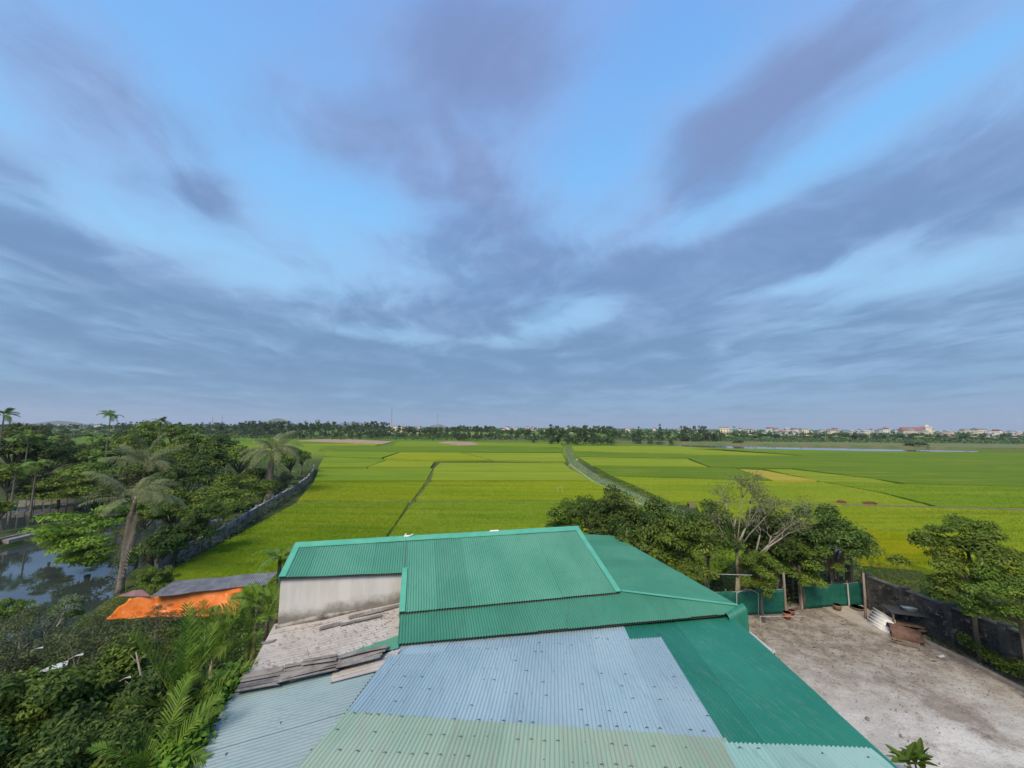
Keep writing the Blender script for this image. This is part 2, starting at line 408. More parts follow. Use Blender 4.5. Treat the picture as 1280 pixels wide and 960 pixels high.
field([(539,600),(543,585),(550,578.5),(704,578.5),(712,585),(738,600)], 'lime', 'yellow-green rice field left of the canal')
field([(398,583.8),(405,571.5),(482.5,574.4),(458.8,583.8)], 'green', 'dark green wedge of rice near the wall end')
field([(460,583.8),(484,574.6),(543,577),(538,583.8)], 'lime', 'small lime rice plot above the footpath')
field([(405,570),(410,564),(499,564.9),(477,572)], 'green', 'thin green rice strip in front of the far soil patch')
field([(480,572.5),(500,565.5),(574,565.8),(612,574.5),(545,575)], 'yellow', 'ripening yellow rice strip in the middle distance')
field([(580,566),(702,566.5),(707,576.5),(616,574.8)], 'lime', 'lime rice strip beside the canal')
field([(398,562.8),(405,557.5),(600,558.5),(703,559.5),(702,565.2),(500,563.8)], 'deep', 'deep green rice strip across the far left')
field([(490,556.8),(500,551.5),(700,554.5),(703,558.5),(600,557.5)], 'green', 'farthest green rice strip left of the canal')
field([(300,556.5),(395,556.2),(470,556.3),(488,552.8),(480,553.8)], 'lime', 'far lime rice strip before the brown soil')
# right of the canal
field([(715,557.5),(850,558),(1000,569),(900,568),(717,563)], 'lime', 'far lime rice strip right of the canal')
field([(860,560.5),(990,565),(1290,567),(1400,568),(1400,612),(1290,608),(1130,603.6),(1092,598),(990,585),(888,583.4),(861,572.8),(720,570),(718,564),(900,569),(1010,570)], 'deep', 'broad deep green rice field below the river')
field([(723,571.5),(858,573.8),(885,583.4),(739,581)], 'lime', 'lime rice plot right of the canal')
field([(742,582.2),(889,584.2),(920,586),(964,600),(764,594.5)], 'deep', 'deep green rice plot right of the canal')
field([(924,586.5),(952,587.5),(1021,600.5),(966,600.3)], 'gold', 'golden ripe rice plot in the middle of green fields')
field([(958,586.8),(990,586.8),(1092,598.5),(1120,604.5),(1026,601.5)], 'lime', 'lime rice plot right of the golden plot')
field([(767,595.5),(966,601.5),(1030,603),(1100,616),(1160,632),(900,627.5),(838,627),(792,606)], 'lime', 'wide lime rice field behind the bare tree', 9000)
field([(1031,602.3),(1118,604.8),(1290,609),(1400,614),(1400,637),(1290,634),(1170,632),(1106,616)], 'green', 'green rice field right of the brown heaps', 9000)
field([(870,630),(1050,632),(1290,639),(1400,642),(1500,800),(1350,760),(1180,716),(1085,690),(960,690),(880,650)], 'lime', 'near lime rice field behind the yard', 30000)
field([(1075,662),(1170,672),(1215,700),(1165,706),(1060,698)], 'ripe', 'bright yellow rice patch behind the yard wall', 12000, RT+0.04)
# canal and paths
mb = MB(); cp = [(706,558),(713,557),(718,573),(740,590),(782,608),(826,628),(865,642),(890,660),(850,650),(812,635),(786,622),(744,603),(712,583)]
mb.prism([(P(x,y,0.1).x, P(x,y,0.1).y) for x, y in reversed(cp)], -0.1, 0.1)
tag(mb.build('canal', mat('canal_weed', (0.11,0.17,0.045), (0.17,0.21,0.08), 0.5, .7, c3=(0.06,0.10,0.03), s3=2)), kind='structure', label='weed covered canal curving between the rice fields')
def strip(name, pts, wd, z, m, lab):
    """low earth bund with a real section"""
    q = [P(x, y, z) for x, y in pts]; mb = MB()
    for a, b in zip(q, q[1:]):
        d = (b-a); d.z = 0; d.normalize(); s = Vector((-d.y, d.x, 0))
        mb.add([a-s*wd*.5-Vector((0,0,z+.1)), a-s*wd*.3, a+s*wd*.3, a+s*wd*.5-Vector((0,0,z+.1)), b-s*wd*.5-Vector((0,0,z+.1)), b-s*wd*.3, b+s*wd*.3, b+s*wd*.5-Vector((0,0,z+.1))],
               [(0,1,5,4),(1,2,6,5),(2,3,7,6)])
    o = mb.build(name, m); tag(o, kind='structure', label=lab); return o
bm_ = mat('bund_soil', (0.16,0.15,0.07), (0.10,0.15,0.03), 1.2, .95)
strip('footpath', [(478,678),(497,650),(516,625),(536,601),(544,586)], 1.1, 0.25, bm_, 'diagonal footpath running away between rice fields')
strip('footpath', [(712,580),(742,602),(786,623),(812,635)], 0.7, 0.48, mat('pale_path', (0.28,0.30,0.14), (0.2,0.26,0.08), 2, .9), 'pale footpath along the left canal bank')
strip('earth_bund', [(860,629),(1050,630),(1290,636.5),(1400,640)], 0.8, 0.5, bm_, 'earth bund crossing the right hand fields')
strip('earth_bund', [(368,629.5),(515,626.5)], 0.5, 0.4, bm_, 'earth bund left of the footpath')
strip('earth_bund', [(520,626.8),(800,627)], 0.5, 0.4, bm_, 'earth bund right of the footpath')
sm = mat('bare_soil', (0.36,0.24,0.17), (0.28,0.20,0.13), 0.3, .95)
for q, lab in (([(372,550.5),(405,548.8),(440,549),(492,552),(478,555),(440,553.2)], 'bare pinkish soil strip before the far wood'),
          ([(546,553.2),(560,551.5),(590,552.5),(600,555.6),(575,556.8)], 'small patch of bare brown soil in far field')):
    q = [P(x, y, .46) for x, y in q]; mb = MB(); mb.prism([(p.x,p.y) for p in q][::-1], -.1, .46); tag(mb.build('bare_soil', sm), kind='structure', label=lab)
# river
rv = [P(x, y, 0.05) for x, y in [(770,552.6),(905,555.5),(1225,561.2),(1222,565.0),(1080,563.6),(905,560.2),(840,556.6),(760,554)]]
mb = MB(); mb.add(rv, [tuple(range(len(rv)))]); tag(mb.build('river', water_mat('river_water', (0.12,0.15,0.15), .4, .1)), kind='structure', label='pale strip of river beyond the right hand fields')
mb = MB(); rb = [P(x, y, 1.0) for x, y in [(600,546),(905,549.5),(1400,557),(1500,562),(1228,559.6),(905,554.0),(770,551.0),(600,550)]]
mb.prism([(p.x,p.y) for p in rb][::-1], -.1, 1.0); tag(mb.build('river_bank', mat('bank_grass', (0.10,0.14,0.035), (0.16,0.15,0.06), .12, .95, c3=(.05,.09,.03), s3=.8)), kind='structure', label='brownish grassy bank behind the river')
# ================================================================ YARD
ym = None
def yard():
    m = bpy.data.materials.new('yard_dirt'); m.use_nodes = True
    t = NT(m.node_tree); bs = m.node_tree.nodes['Principled BSDF']; bs.inputs['Roughness'].default_value = 0.92; bs.inputs['Specular IOR Level'].default_value = .15
    tc = t.n('ShaderNodeTexCoord').outputs['Object']
    sep = t.n('ShaderNodeSeparateXYZ'); t.put(sep.inputs[0], tc)
    c = t.mix(t.smooth(t.noise(t.mapping(tc, scale=(.5,1,1), rot=(0,0,.6)), .9, 6, .65), .35, .62), (0.40,0.375,0.34), (0.56,0.53,0.485))
    c = t.mix(t.m('MULTIPLY', t.smooth(t.noise(t.mapping(tc, loc=(3,8,0)), .30, 6, .72), .50, .62), .8), c, (0.20,0.155,0.12))
    # leaf mould and soil towards the fence: y grows away from the house
    f = t.smooth(t.m('ADD', t.m('ADD', sep.outputs[1], t.m('MULTIPLY', sep.outputs[0], .22)), t.m('MULTIPLY', t.noise(tc, .35, 5, .65), 7.0)), 20.3, 25.5)
    soil = t.mix(t.smooth(t.noise(tc, 1.6, 6, .7), .4, .62), (0.215,0.175,0.14), (0.35,0.31,0.26))
    soil = t.mix(t.smooth(t.noise(tc, 5, 5, .7), .54, .66), soil, (0.06,0.065,0.035))
    c = t.mix(f, c, soil)
    c = t.mix(t.m('MULTIPLY', t.smooth(t.noise(tc, 14, 4, .8), .5, .68), .55), c, (0.10,0.085,0.075))
    c = t.mix(t.m('MULTIPLY', t.smooth(t.noise(t.mapping(tc, loc=(5,5,5)), 22, 3, .8), .60, .70), .6), c, (0.6,0.58,0.56))
    t.put(bs.inputs['Base Color'], c)
    b = t.n('ShaderNodeBump'); b.inputs['Strength'].default_value = .7; b.inputs['Distance'].default_value = .06
    t.put(b.inputs['Height'], t.noise(tc, 7, 7, .75)); t.put(bs.inputs['Normal'], b.outputs[0])
    mb = MB(); q = [P(890,772), P(1084,757), P(1152,775), P(1400,868), P(1500,1250), P(1000,1250)]
    q = [(3,25),(21.5,24.5),(21.5,16),(26,2),(3,2)]
    n = 60; 
    x0,x1,y0,y1 = 3.0,24.0,2.0,23.2
    vs=[];fs=[]
    for j in range(n+1):
        for i in range(n+1):
            x=x0+(x1-x0)*i/n; y=y0+(y1-y0)*j/n
            vs.append((x,y,0.16+0.05*noise.noise((x*.5,y*.5,1))+0.02*noise.noise((x*2,y*2,1))))
    for j in range(n):
        for i in range(n): fs.append((j*(n+1)+i,j*(n+1)+i+1,(j+1)*(n+1)+i+1,(j+1)*(n+1)+i))
    mb.add(vs,fs); tag(mb.build('yard', m, smooth=True), kind='structure', label='dusty grey dirt yard beside the green roof')
    # litter of leaves and stones
    r = np.random.default_rng(3); n = 5200
    X = r.uniform(5,23,n); Y = r.uniform(4,23,n)
    k = (r.uniform(size=n) < np.clip((Y+X*.25-14)/9, .16, 1)); X, Y = X[k], Y[k]
    c = np.stack([X,Y,np.full_like(X,.20)],-1); nr = r.normal(size=c.shape)*.35; nr[:,2]=1
    me = quads_mesh('leaf_litter', leaf_quads(r, c, nr, .06, .55, 0), r.uniform(size=len(X)), mat('litter', (0.12,0.09,0.055), tone=(0.24,0.19,0.12)))
    tag(link('leaf_litter', me), 'dry fallen leaves and bits scattered over the yard', 'leaf litter', kind='stuff')
yard()
def stones():
    r = random.Random(6); mb = MB()
    for _ in range(420):
        x, y = r.uniform(5,21), r.uniform(4,22.5); s = r.choice((.015,.02,.03,.04,.06))*r.uniform(.7,1.4); c = Vector((x,y,.19)); a = r.uniform(0,3)
        ring = [c+Vector((math.cos(a+k*1.047)*s*r.uniform(.7,1.2), math.sin(a+k*1.047)*s*r.uniform(.7,1.2), -.03)) for k in range(6)]
        top = [c+(p-c)*.6+Vector((0,0,.03+s*.5)) for p in ring]
        mb.add(ring+top, [(k,(k+1)%6,6+(k+1)%6,6+k) for k in range(6)]+[tuple(range(6,12))])
    tag(mb.build('pebbles', mat('pebble', (0.16,0.14,0.125), (0.30,0.275,0.26), 3, .9)), 'loose stones and rubble bits scattered over the yard', 'pebbles', kind='stuff')
stones()
# ================================================================ ROOFS
def downhill(n): return Vector((n.x*n.z, n.y*n.z, -(n.x*n.x+n.y*n.y))).normalized()
ALLSCREWS = []
def corr(poly, rib, m, parent, name='roofing_sheet', sheet_w=0.95, pitch=0.076, amp=0.013, lift=0.0, nseg=6, seed=1, steps=8, screws=None, sag=0.012, ph=0.0, mats=None, endjit=0.0, joint=None):
    """convex polygon filled with corrugated sheets, each sheet its own object; ribs along rib"""
    rn = random.Random(seed)
    n = Vector((0,0,0))
    for i in range(1, len(poly)-1): n += (poly[i]-poly[0]).cross(poly[i+1]-poly[0])
    n.normalize()
    if n.z < 0: n = -n
    V = (rib - n*rib.dot(n)).normalized(); U = V.cross(n).normalized()
    o0 = poly[0]; st = [((p-o0).dot(U), (p-o0).dot(V)) for p in poly]
    smin = min(s for s,_ in st); smax = max(s for s,_ in st)
    absoff = o0.dot(U)
    def tr(s):
        ts = []
        for i in range(len(st)):
            (s0,t0),(s1,t1) = st[i], st[(i+1)%len(st)]
            if (s0-s)*(s1-s) <= 0 and abs(s1-s0) > 1e-9: ts.append(t0+(t1-t0)*(s-s0)/(s1-s0))
        return (min(ts), max(ts)) if ts else None
    k = 0; s = smin
    sheets = []
    while s < smax-1e-3:
        e = min(smax, s+sheet_w); e2 = min(smax, e+pitch*0.5)
        ncol = max(2, int((e2-s)/(pitch/steps)))
        vs = []; fs = []; up = lift + (k%2)*0.0035 + rn.uniform(0,.002); ja = rn.uniform(-endjit,endjit); jb = rn.uniform(-endjit,endjit); tl = rn.uniform(-.004,.004)
        for c in range(ncol+1):
            q = s+1e-4 + (e2-s-2e-4)*c/ncol; r = tr(q)
            if r is None: r = tr(q-1e-4 if c == ncol else q+1e-4) or (0,0)
            a_, b_ = r
            a_ += ja; b_ += jb
            if b_ < a_: a_ = b_ = (a_+b_)/2
            for j in range(nseg+1):
                tt = a_+(b_-a_)*j/nseg; base = o0 + U*q + V*tt
                h = amp*math.cos(2*math.pi*(q+absoff+ph)/pitch) + up + sag*noise.noise((base.x*.8, base.y*.8, 5.1)) + tl*(c/ncol)
                vs.append(base + n*h)
        for c in range(ncol):
            for j in range(nseg):
                i0 = c*(nseg+1)+j; fs.append((i0, i0+nseg+1, i0+nseg+2, i0+1))
        mb = MB(); mb.add(vs, fs)
        sheets.append(mb.build(name, (mats[k%len(mats)] if mats else m), parent, smooth=True))
        s = e; k += 1
    if screws:
        mb = MB(); tmin = min(t for _,t in st); tmax = max(t for _,t in st)
        row = tmin + screws.get('start', .3); ri = 0
        while row < tmax:
            cr = math.ceil((smin+absoff+ph)/pitch)
            while True:
                q = cr*pitch - absoff - ph
                if q > smax-.03: break
                r = tr(q)
                if r and r[0]+.05 < row < r[1]-.05 and rn.random() < screws.get('p', .8):
                    b = o0 + U*q + V*(row+rn.uniform(-.015,.015)+screws.get('skew',0)*q) ; h = amp+lift+.006+sag*noise.noise((b.x*.8,b.y*.8,5.1))
                    rr = screws.get('r', .013)*rn.uniform(.7,1.3)
                    ring = [b+n*h + (U*math.cos(x)+V*math.sin(x))*rr for x in (0,1.05,2.1,3.14,4.19,5.24)]
                    mb.add(ring+[b+n*(h+.012)]+[p-n*.012 for p in ring], [(i,(i+1)%6,6) for i in range(6)]+[(7+i,7+(i+1)%6,(i+1)%6,i) for i in range(6)])
                    if rn.random() < screws.get('hook', .3):
                        p0 = b+n*(h); mb.tube([p0-U*.03-n*.012, p0-U*.02+V*.015, p0+U*.02+V*.015, p0+U*.03-n*.012], .006, 4)
                cr += screws.get('every', 3) + (1 if rn.random() < .2 else 0)
            row += screws.get('gap', .9); ri += 1
        if mb.v:
            so = mb.build('roofing_screw', MATS['screw'], parent); tag(so, kind='stuff')
    return sheets
mat('screw', (0.08,0.09,0.10), rough=.5)
def roof_mat(name, c1, c2, dirt, rz, rough=.42, amount=.5, blotch=None):
    m = bpy.data.materials.new(name); m.use_nodes = True
    t = NT(m.node_tree); bs = m.node_tree.nodes['Principled BSDF']; bs.inputs['Roughness'].default_value = rough; bs.inputs['Specular IOR Level'].default_value = .35
    tc = t.n('ShaderNodeTexCoord').outputs['Object']
    v = t.mapping(tc, rot=(0,0,rz))
    c = t.mix(t.smooth(t.noise(v, .5, 5, .6), .3, .7), c1, c2)
    streak = t.smooth(t.noise(t.mapping(v, scale=(9,.45,1)), 1.6, 5, .65), .5, .72)
    c = t.mix(t.m('MULTIPLY', streak, amount), c, dirt)
    c = t.mix(t.m('MULTIPLY', t.smooth(t.noise(v, 16, 4, .75), .60, .72), amount*.7), c, dirt)
    if blotch: c = t.mix(t.smooth(t.noise(t.mapping(v, loc=(4,2,0)), .9, 6, .7), .58, .68), c, blotch)
    oi = t.n('ShaderNodeObjectInfo')
    hs = t.n('ShaderNodeHueSaturation'); t.put(hs.inputs['Color'], c); t.put(hs.inputs['Value'], t.m('ADD', .92, t.m('MULTIPLY', oi.outputs['Random'], .15)))
    t.put(bs.inputs['Base Color'], hs.outputs[0])
    b = t.n('ShaderNodeBump'); b.inputs['Strength'].default_value = .15; b.inputs['Distance'].default_value = .01
    t.put(b.inputs['Height'], t.noise(v, 25, 4, .6)); t.put(bs.inputs['Normal'], b.outputs[0])
    MATS[name] = m; return m
mg = roof_mat('green_roof_paint', (0.060,0.225,0.150), (0.092,0.268,0.188), (0.06,0.19,0.13), R(13.5), .5, .4)
mg2 = roof_mat('green_roof_dull', (0.038,0.180,0.115), (0.058,0.215,0.142), (0.05,0.14,0.10), R(13.5), .5, .5)
mgd = roof_mat('green_roof_deep', (0.014,0.155,0.105), (0.024,0.19,0.130), (0.10,0.22,0.17), R(-6), .42, .4)
mbl = roof_mat('blue_roof_paint', (0.265,0.375,0.425), (0.320,0.425,0.470), (0.19,0.25,0.29), R(-6), .45, .45)
mpg = roof_mat('pale_green_roof', (0.255,0.360,0.265), (0.315,0.400,0.305), (0.33,0.29,0.24), R(-6), .5, .55)
mpt = roof_mat('pale_teal_roof', (0.25,0.42,0.37), (0.30,0.46,0.42), (0.16,0.28,0.25), R(-6), .5, .5)
mlb = roof_mat('faded_blue_roof', (0.175,0.250,0.265), (0.225,0.300,0.315), (0.11,0.16,0.17), R(13.5-90), .5, .4)
mtrim = mat('green_trim', (0.075,0.32,0.225), (0.10,0.36,0.26), 2, .4)
mold = mat('old_fibre_cement', (0.36,0.32,0.285), (0.44,0.405,0.37), 1.1, .9, 6, stretch=(1,1.6,1), rotz=.23, c3=(0.24,0.20,0.17), s3=4, th3=(.58,.68), bump=.5, bscale=14)
masb = mat('mossy_asbestos', (0.14,0.128,0.122), (0.24,0.225,0.215), 2.2, .9, 5, c3=(0.30,0.27,0.25), s3=9, th3=(.6,.7), bump=.5, bscale=18)
mwhite = mat('whitewash', (0.50,0.475,0.45), (0.58,0.555,0.53), 1.2, .9, 6, stretch=(2.5,2.5,.5), c3=(0.46,0.42,0.39), s3=2.6, th3=(.62,.78), bump=.15, bscale=20)
mwall = mat('rendered_wall', (0.42,0.40,0.37), (0.34,0.32,0.29), 1.5, .9)
U13 = Vector((math.cos(R(13.5)), math.sin(R(13.5)), 0)); V13 = Vector((-math.sin(R(13.5)), math.cos(R(13.5)), 0))
# --- long green house: main slope
house = empty('farm_house', P(560,700,0), 0, 'long farmhouse with layered green corrugated roofs and a whitewashed end wall', 'house')
hinv = Matrix.Translation(-house.location)
def H(o):        # child of the house, mesh is in world coordinates
    o.location = -Vector(house.location); return o
def kids(objs, root):
    for o in objs: o.location = -Vector(root.location)
def build_house():
    before = set(bpy.data.objects)
    rL, rR = P(370,681,6.0), P(722,660,6.0)
    eR = P(775,740,4.8); eL = P(500,766,4.8)
    pl = plane(rL, rR, (eR+eL)/2)
    rL, rR, eR, eL = PP(370,681,pl), PP(722,660,pl), PP(775,740,pl), PP(500,766,pl)
    dn = downhill(pl[1])
    mid = PP(505,673,pl); lc = PP(350,722,pl); lr = PP(504,716,pl)
    print('pitch check', [tuple(round(c,2) for c in v) for v in (rL,rR,eR,eL,lc,lr)])
    corr([rL, mid, lr, lc], dn, mg, house, seed=2, nseg=4, screws=dict(start=.25, gap=.9, every=6, r=.008, hook=0))
    corr([mid, rR, eR, eL], dn, mg, house, seed=3, nseg=5, screws=dict(start=.3, gap=1.0, every=6, r=.008, hook=0))
    # back slope
    back = [rR+Vector((0,0,.0)), rL, rL+V13*3.4+Vector((0,0,-1.25)), rR+V13*3.4+Vector((0,0,-1.25))]
    corr(back, Vector((V13.x,V13.y,-.36)), mg, house, seed=4, nseg=3, steps=4)
    n = pl[1]
    # ridge cap: two wings
    ud = (rR-rL).normalized()
    for k in range(4):
        a = rL+(rR-rL)*k/4 - ud*.02; b = rL+(rR-rL)*(k+1)/4 + ud*.03; up = Vector((0,0,.035+.004*(k%2)))
        mb = MB(); pts = lambda p: [p+up+dn*.19-Vector((0,0,.0)), p+up+Vector((0,0,.05)), p+up+V13*.18+Vector((0,0,-.03))]
        A, B = pts(a), pts(b); th = Vector((0,0,-.012))
        mb.add(A+B+[q+th for q in A]+[q+th for q in B], [(0,3,4,1),(1,4,5,2),(6,7,10,9),(7,8,11,10),(0,1,7,6),(1,2,8,7),(3,9,10,4),(4,10,11,5),(0,6,9,3),(2,5,11,8)])
        mb.build('ridge_cap', mtrim, house)
    # barge flashings
    for a, b, s in ((rL, lc, -1), (rR, eR, 1)):
        mb = MB(); mb.beam(a+n*.03+ud*s*-.06, b+n*.03+ud*s*-.06, .17, .02, n); mb.beam(a+ud*s*.03-n*.06, b+ud*s*.03-n*.06, .02, .20, n)
        mb.build('barge_flashing', mtrim, house)
    mb = MB(); a = PP(504,711,pl); mb.beam(a+n*.035+ud*.06, eL+n*.035+ud*.06, .15, .02, n); mb.beam(a+ud*-.02-n*.06, eL+ud*-.02-n*.06, .02, .22, n); mb.build('barge_flashing', mtrim, house)
    # fascia below eaves, dark timber
    mt = mat('eave_timber', (0.05,0.045,0.04), rough=.9)
    mb = MB(); mb.beam(lc-n*.06+dn*-.03, lr-n*.06+dn*-.03, .05, .06); mb.build('eave_purlin', mt, house)
    mb = MB(); mb.beam(eL-n*.07, eR-n*.07, .05, .06); mb.build('eave_purlin', mt, house)
    # whitewashed wall under the left eave
    a = lc - dn*.10; b = lr - dn*.10; mb = MB()
    t = V13*.18
    mb.add([Vector((a.x,a.y,0)), Vector((b.x,b.y,0)), Vector((b.x,b.y,b.z-.03)), Vector((a.x,a.y,a.z-.03))]+
           [Vector((a.x,a.y,0))+t, Vector((b.x,b.y,0))+t, Vector((b.x,b.y,b.z+.02))+t, Vector((a.x,a.y,a.z+.02))+t],
           [(0,1,2,3),(5,4,7,6),(0,3,7,4),(1,5,6,2),(3,2,6,7),(0,4,5,1)])
    mwf = mwhite.copy(); mwf.name = 'whitewash_grimy'; tt = NT(mwf.node_tree); bsn = mwf.node_tree.nodes['Principled BSDF']
    src = bsn.inputs['Base Color'].links[0].from_socket; tcc = tt.n('ShaderNodeTexCoord').outputs['Object']; sp_ = tt.n('ShaderNodeSeparateXYZ'); tt.put(sp_.inputs[0], tcc)
    fa, fb = PP(345,785,(a,V13)), PP(500,752,(a,V13))
    kk = (fb.z-fa.z)/(fb.x-fa.x); line = tt.m('ADD', tt.m('MULTIPLY', tt.m('SUBTRACT', sp_.outputs[0], fa.x), kk), fa.z+.05)
    hgt_ = tt.m('ADD', tt.m('SUBTRACT', sp_.outputs[2], line), tt.m('MULTIPLY', tt.noise(tcc, 1.6, 6, .7), -.75))
    dk_ = tt.m('SUBTRACT', 1.0, tt.smooth(hgt_, -.32, .05))
    tt.put(bsn.inputs['Base Color'], tt.mix(tt.m('MULTIPLY', dk_, .85), src, (0.13,0.115,0.095)))
    w1 = mb.build('wall', mwf, house); w1['label'] = 'whitewashed end wall with grimy foot'
    wd = (b-a).normalized()
    # body walls
    def wall(p, q, zt, th=.2):
        mb = MB(); d = (q-p); d.z = 0; d.normalize(); s = Vector((-d.y,d.x,0))*th
        zp, zq = zt
        mb.add([Vector((p.x,p.y,0)),Vector((q.x,q.y,0)),Vector((q.x,q.y,zq)),Vector((p.x,p.y,zp))]+[Vector((p.x,p.y,0))+s,Vector((q.x,q.y,0))+s,Vector((q.x,q.y,zq))+s,Vector((p.x,p.y,zp))+s],
               [(0,1,2,3),(5,4,7,6),(0,3,7,4),(1,5,6,2),(3,2,6,7),(0,4,5,1)]); mb.build('wall', mwall, house)
    fr = eR - ud*.2; fl = eL + ud*.1
    wall(fl-dn*.15, fr-dn*.15, (4.6,4.6))
    rb = rR+V13*3.2-ud*.2; lb = rL+V13*3.2+ud*.2
    wall(lb, rb, (4.7,4.7))
    # right gable
    g = [fr-dn*.2, rR-ud*.2, rb]
    mb = MB(); zz = [4.65,5.85,4.65]
    P2 = [Vector((q.x,q.y,0)) for q in g]+[Vector((q.x,q.y,z)) for q, z in zip(g,zz)]
    mb.add(P2+[q-ud*.15 for q in P2], [(0,1,4,3),(1,2,5,4),(6,9,10,7),(7,10,11,8),(3,4,10,9),(4,5,11,10),(0,3,9,6),(2,8,11,5)]); mb.build('wall', mwall, house)
    g = [a+wd*.05, rL+ud*.2, lb]; zz = [a.z-.05,5.85,4.7]
    P2 = [Vector((q.x,q.y,0)) for q in g]+[Vector((q.x,q.y,z)) for q, z in zip(g,zz)]
    mb = MB(); mb.add(P2+[q+ud*.15 for q in P2], [(0,1,4,3),(1,2,5,4),(6,9,10,7),(7,10,11,8),(3,4,10,9),(4,5,11,10),(0,3,9,6),(2,8,11,5)]); mb.build('wall', mwhite, house)
    # --- lower lean-to
    d = Vector((0,0,-.07))
    a1 = eL+d+dn*-.12; b1 = eR+d+dn*-.12
    f1 = P(497,805,4.47)
    pl2 = plane(a1, b1, f1)
    A1 = PP(499.5,766,pl2); B1 = PP(777,739,pl2); Fl = PP(497,805,pl2); Fr = PP(905,768,pl2); Hc = PP(922,757,pl2)
    dn2 = downhill(pl2[1])
    print('leanto', [tuple(round(c,2) for c in v) for v in (A1,B1,Fl,Fr,Hc)])
    corr([A1-dn2*.1, B1-dn2*.1, B1, Hc, Fr, Fl], dn2, mg2, house, seed=5, nseg=4, screws=dict(start=.6, gap=.8, every=5, r=.008, hook=0), endjit=.012)
    mb = MB(); n2 = pl2[1]; mb.beam(Fl-n2*.06-dn2*.06, Fr-n2*.06-dn2*.06, .05, .07); mb.build('eave_purlin', mt, house)
    # --- right wing, eave runs along V13
    eave_dir = V13
    pl3 = plane(Hc, Hc+eave_dir*5, B1)
    dn3 = downhill(pl3[1])
    Bn = B1 + (eave_dir*1)*0; 
    far = 8.0
    w1_, w2_ = Hc+eave_dir*far, None
    B2 = B1 + eave_dir*far*0 ; 
    # ridge side runs parallel to the eave from B1
    B2 = B1 + eave_dir*(far+ (B1-Hc).dot(eave_dir)*-1)
    corr([B1, B2, Hc+eave_dir*far, Hc], dn3, mg2, house, seed=8, nseg=4, lift=.012, screws=dict(start=.5, gap=1.1, every=6, r=.008, hook=0))
    # hip flashing
    mb = MB(); mb.beam(B1+n*.03, Hc+n*.03, .09, .015, (n2+pl3[1]).normalized()); mb.build('hip_flashing', mtrim, house)
    # curved end sheets bending down to the wall
    S0 = PP(906,765.5,pl2); S1 = Hc + (Hc-S0)*.04
    sd = (S1-S0); L = sd.length; sdn = sd.normalized(); outd = Vector((dn2.x,dn2.y,0)).normalized()
    outd = Vector((0.25,-1,0)).normalized()
    vs=[];fs=[]; nc=int(L*1.35/.076*8); prof=[]
    rad=.20
    t0 = .0
    for j in range(9):
        an = R(82)*j/8; prof.append((rad*math.sin(an), -rad*(1-math.cos(an))))
    prof += [(prof[-1][0]+.02, prof[-1][1]-.35), (prof[-1][0]+.04, prof[-1][1]-.78)]
    for c in range(nc+1):
        q = S0+sdn*(L*1.35*c/nc)-sdn*(.02)+n2*.004; wv = .0105*math.cos(2*math.pi*(c/8))
        for j,(o_,z_) in enumerate(prof):
            an = R(82)*min(j,8)/8
            nn = Vector((outd.x*math.sin(an), outd.y*math.sin(an), math.cos(an)))
            vs.append(q+outd*o_+Vector((0,0,z_))+nn*wv)
    m_ = len(prof)
    for c in range(nc):
        for j in range(m_-1): fs.append((c*m_+j, (c+1)*m_+j, (c+1)*m_+j+1, c*m_+j+1))
    mb = MB(); mb.add(vs, fs); cs = mb.build('curved_roofing_sheet', mgd, house, smooth=True); cs['label'] = 'bullnose sheet curving down at the corner'
    # wing walls
    q0 = Hc - U13*.45; q1 = q0+eave_dir*(far-.3)
    wall(q0, q1, (Hc.z-.1,Hc.z-.1)); wall(q1, B2+eave_dir*-.3, (Hc.z-.1, Hc.z-.1))
    # white pipe fittings and cable on the ridge
    mp = mat('white_plastic', (0.75,0.76,0.76), rough=.35)
    p = PP(507,673,pl)+n*.09; mb = MB(); mb.tube([p-ud*.05, p+ud*.12], .035, 8); mb.tube([p, p+Vector((0,0,.09))], .03, 8); mb.tube([p+ud*.12, p+ud*.26+Vector((0,0,.06))], .018, 6); mb.build('pipe_fitting', mp, house)
    p = PP(622,666,pl)+n*.09; mb = MB(); mb.tube([p-ud*.30, p+ud*.02, p+ud*.03-n*.1], .035, 8); mb.build('pipe_fitting', mp, house)
    cb = [PP(507,675,pl)+n*.05, PP(506,700,pl)+n*.035, PP(504,716,pl)+n*.03]
    mb = MB(); mb.tube(cb, .008, 4); mb.tube([cb[-1], PP(503,735,pl)-n*.3, PP(501,760,pl)-n*.5, P(491,790,4.35), P(478,815,4.3)], .007, 4); mb.build('cable', mat('grey_cable', (.16,.16,.15)), house)
    kids([o for o in bpy.data.objects if o not in before], house)
    return pl, pl2, Fl, Fr, ud, lc, lr, n, dn, Hc
pl1, pl2, FL, FR, UD, LC, LR, N1, DN1, HC = build_house()
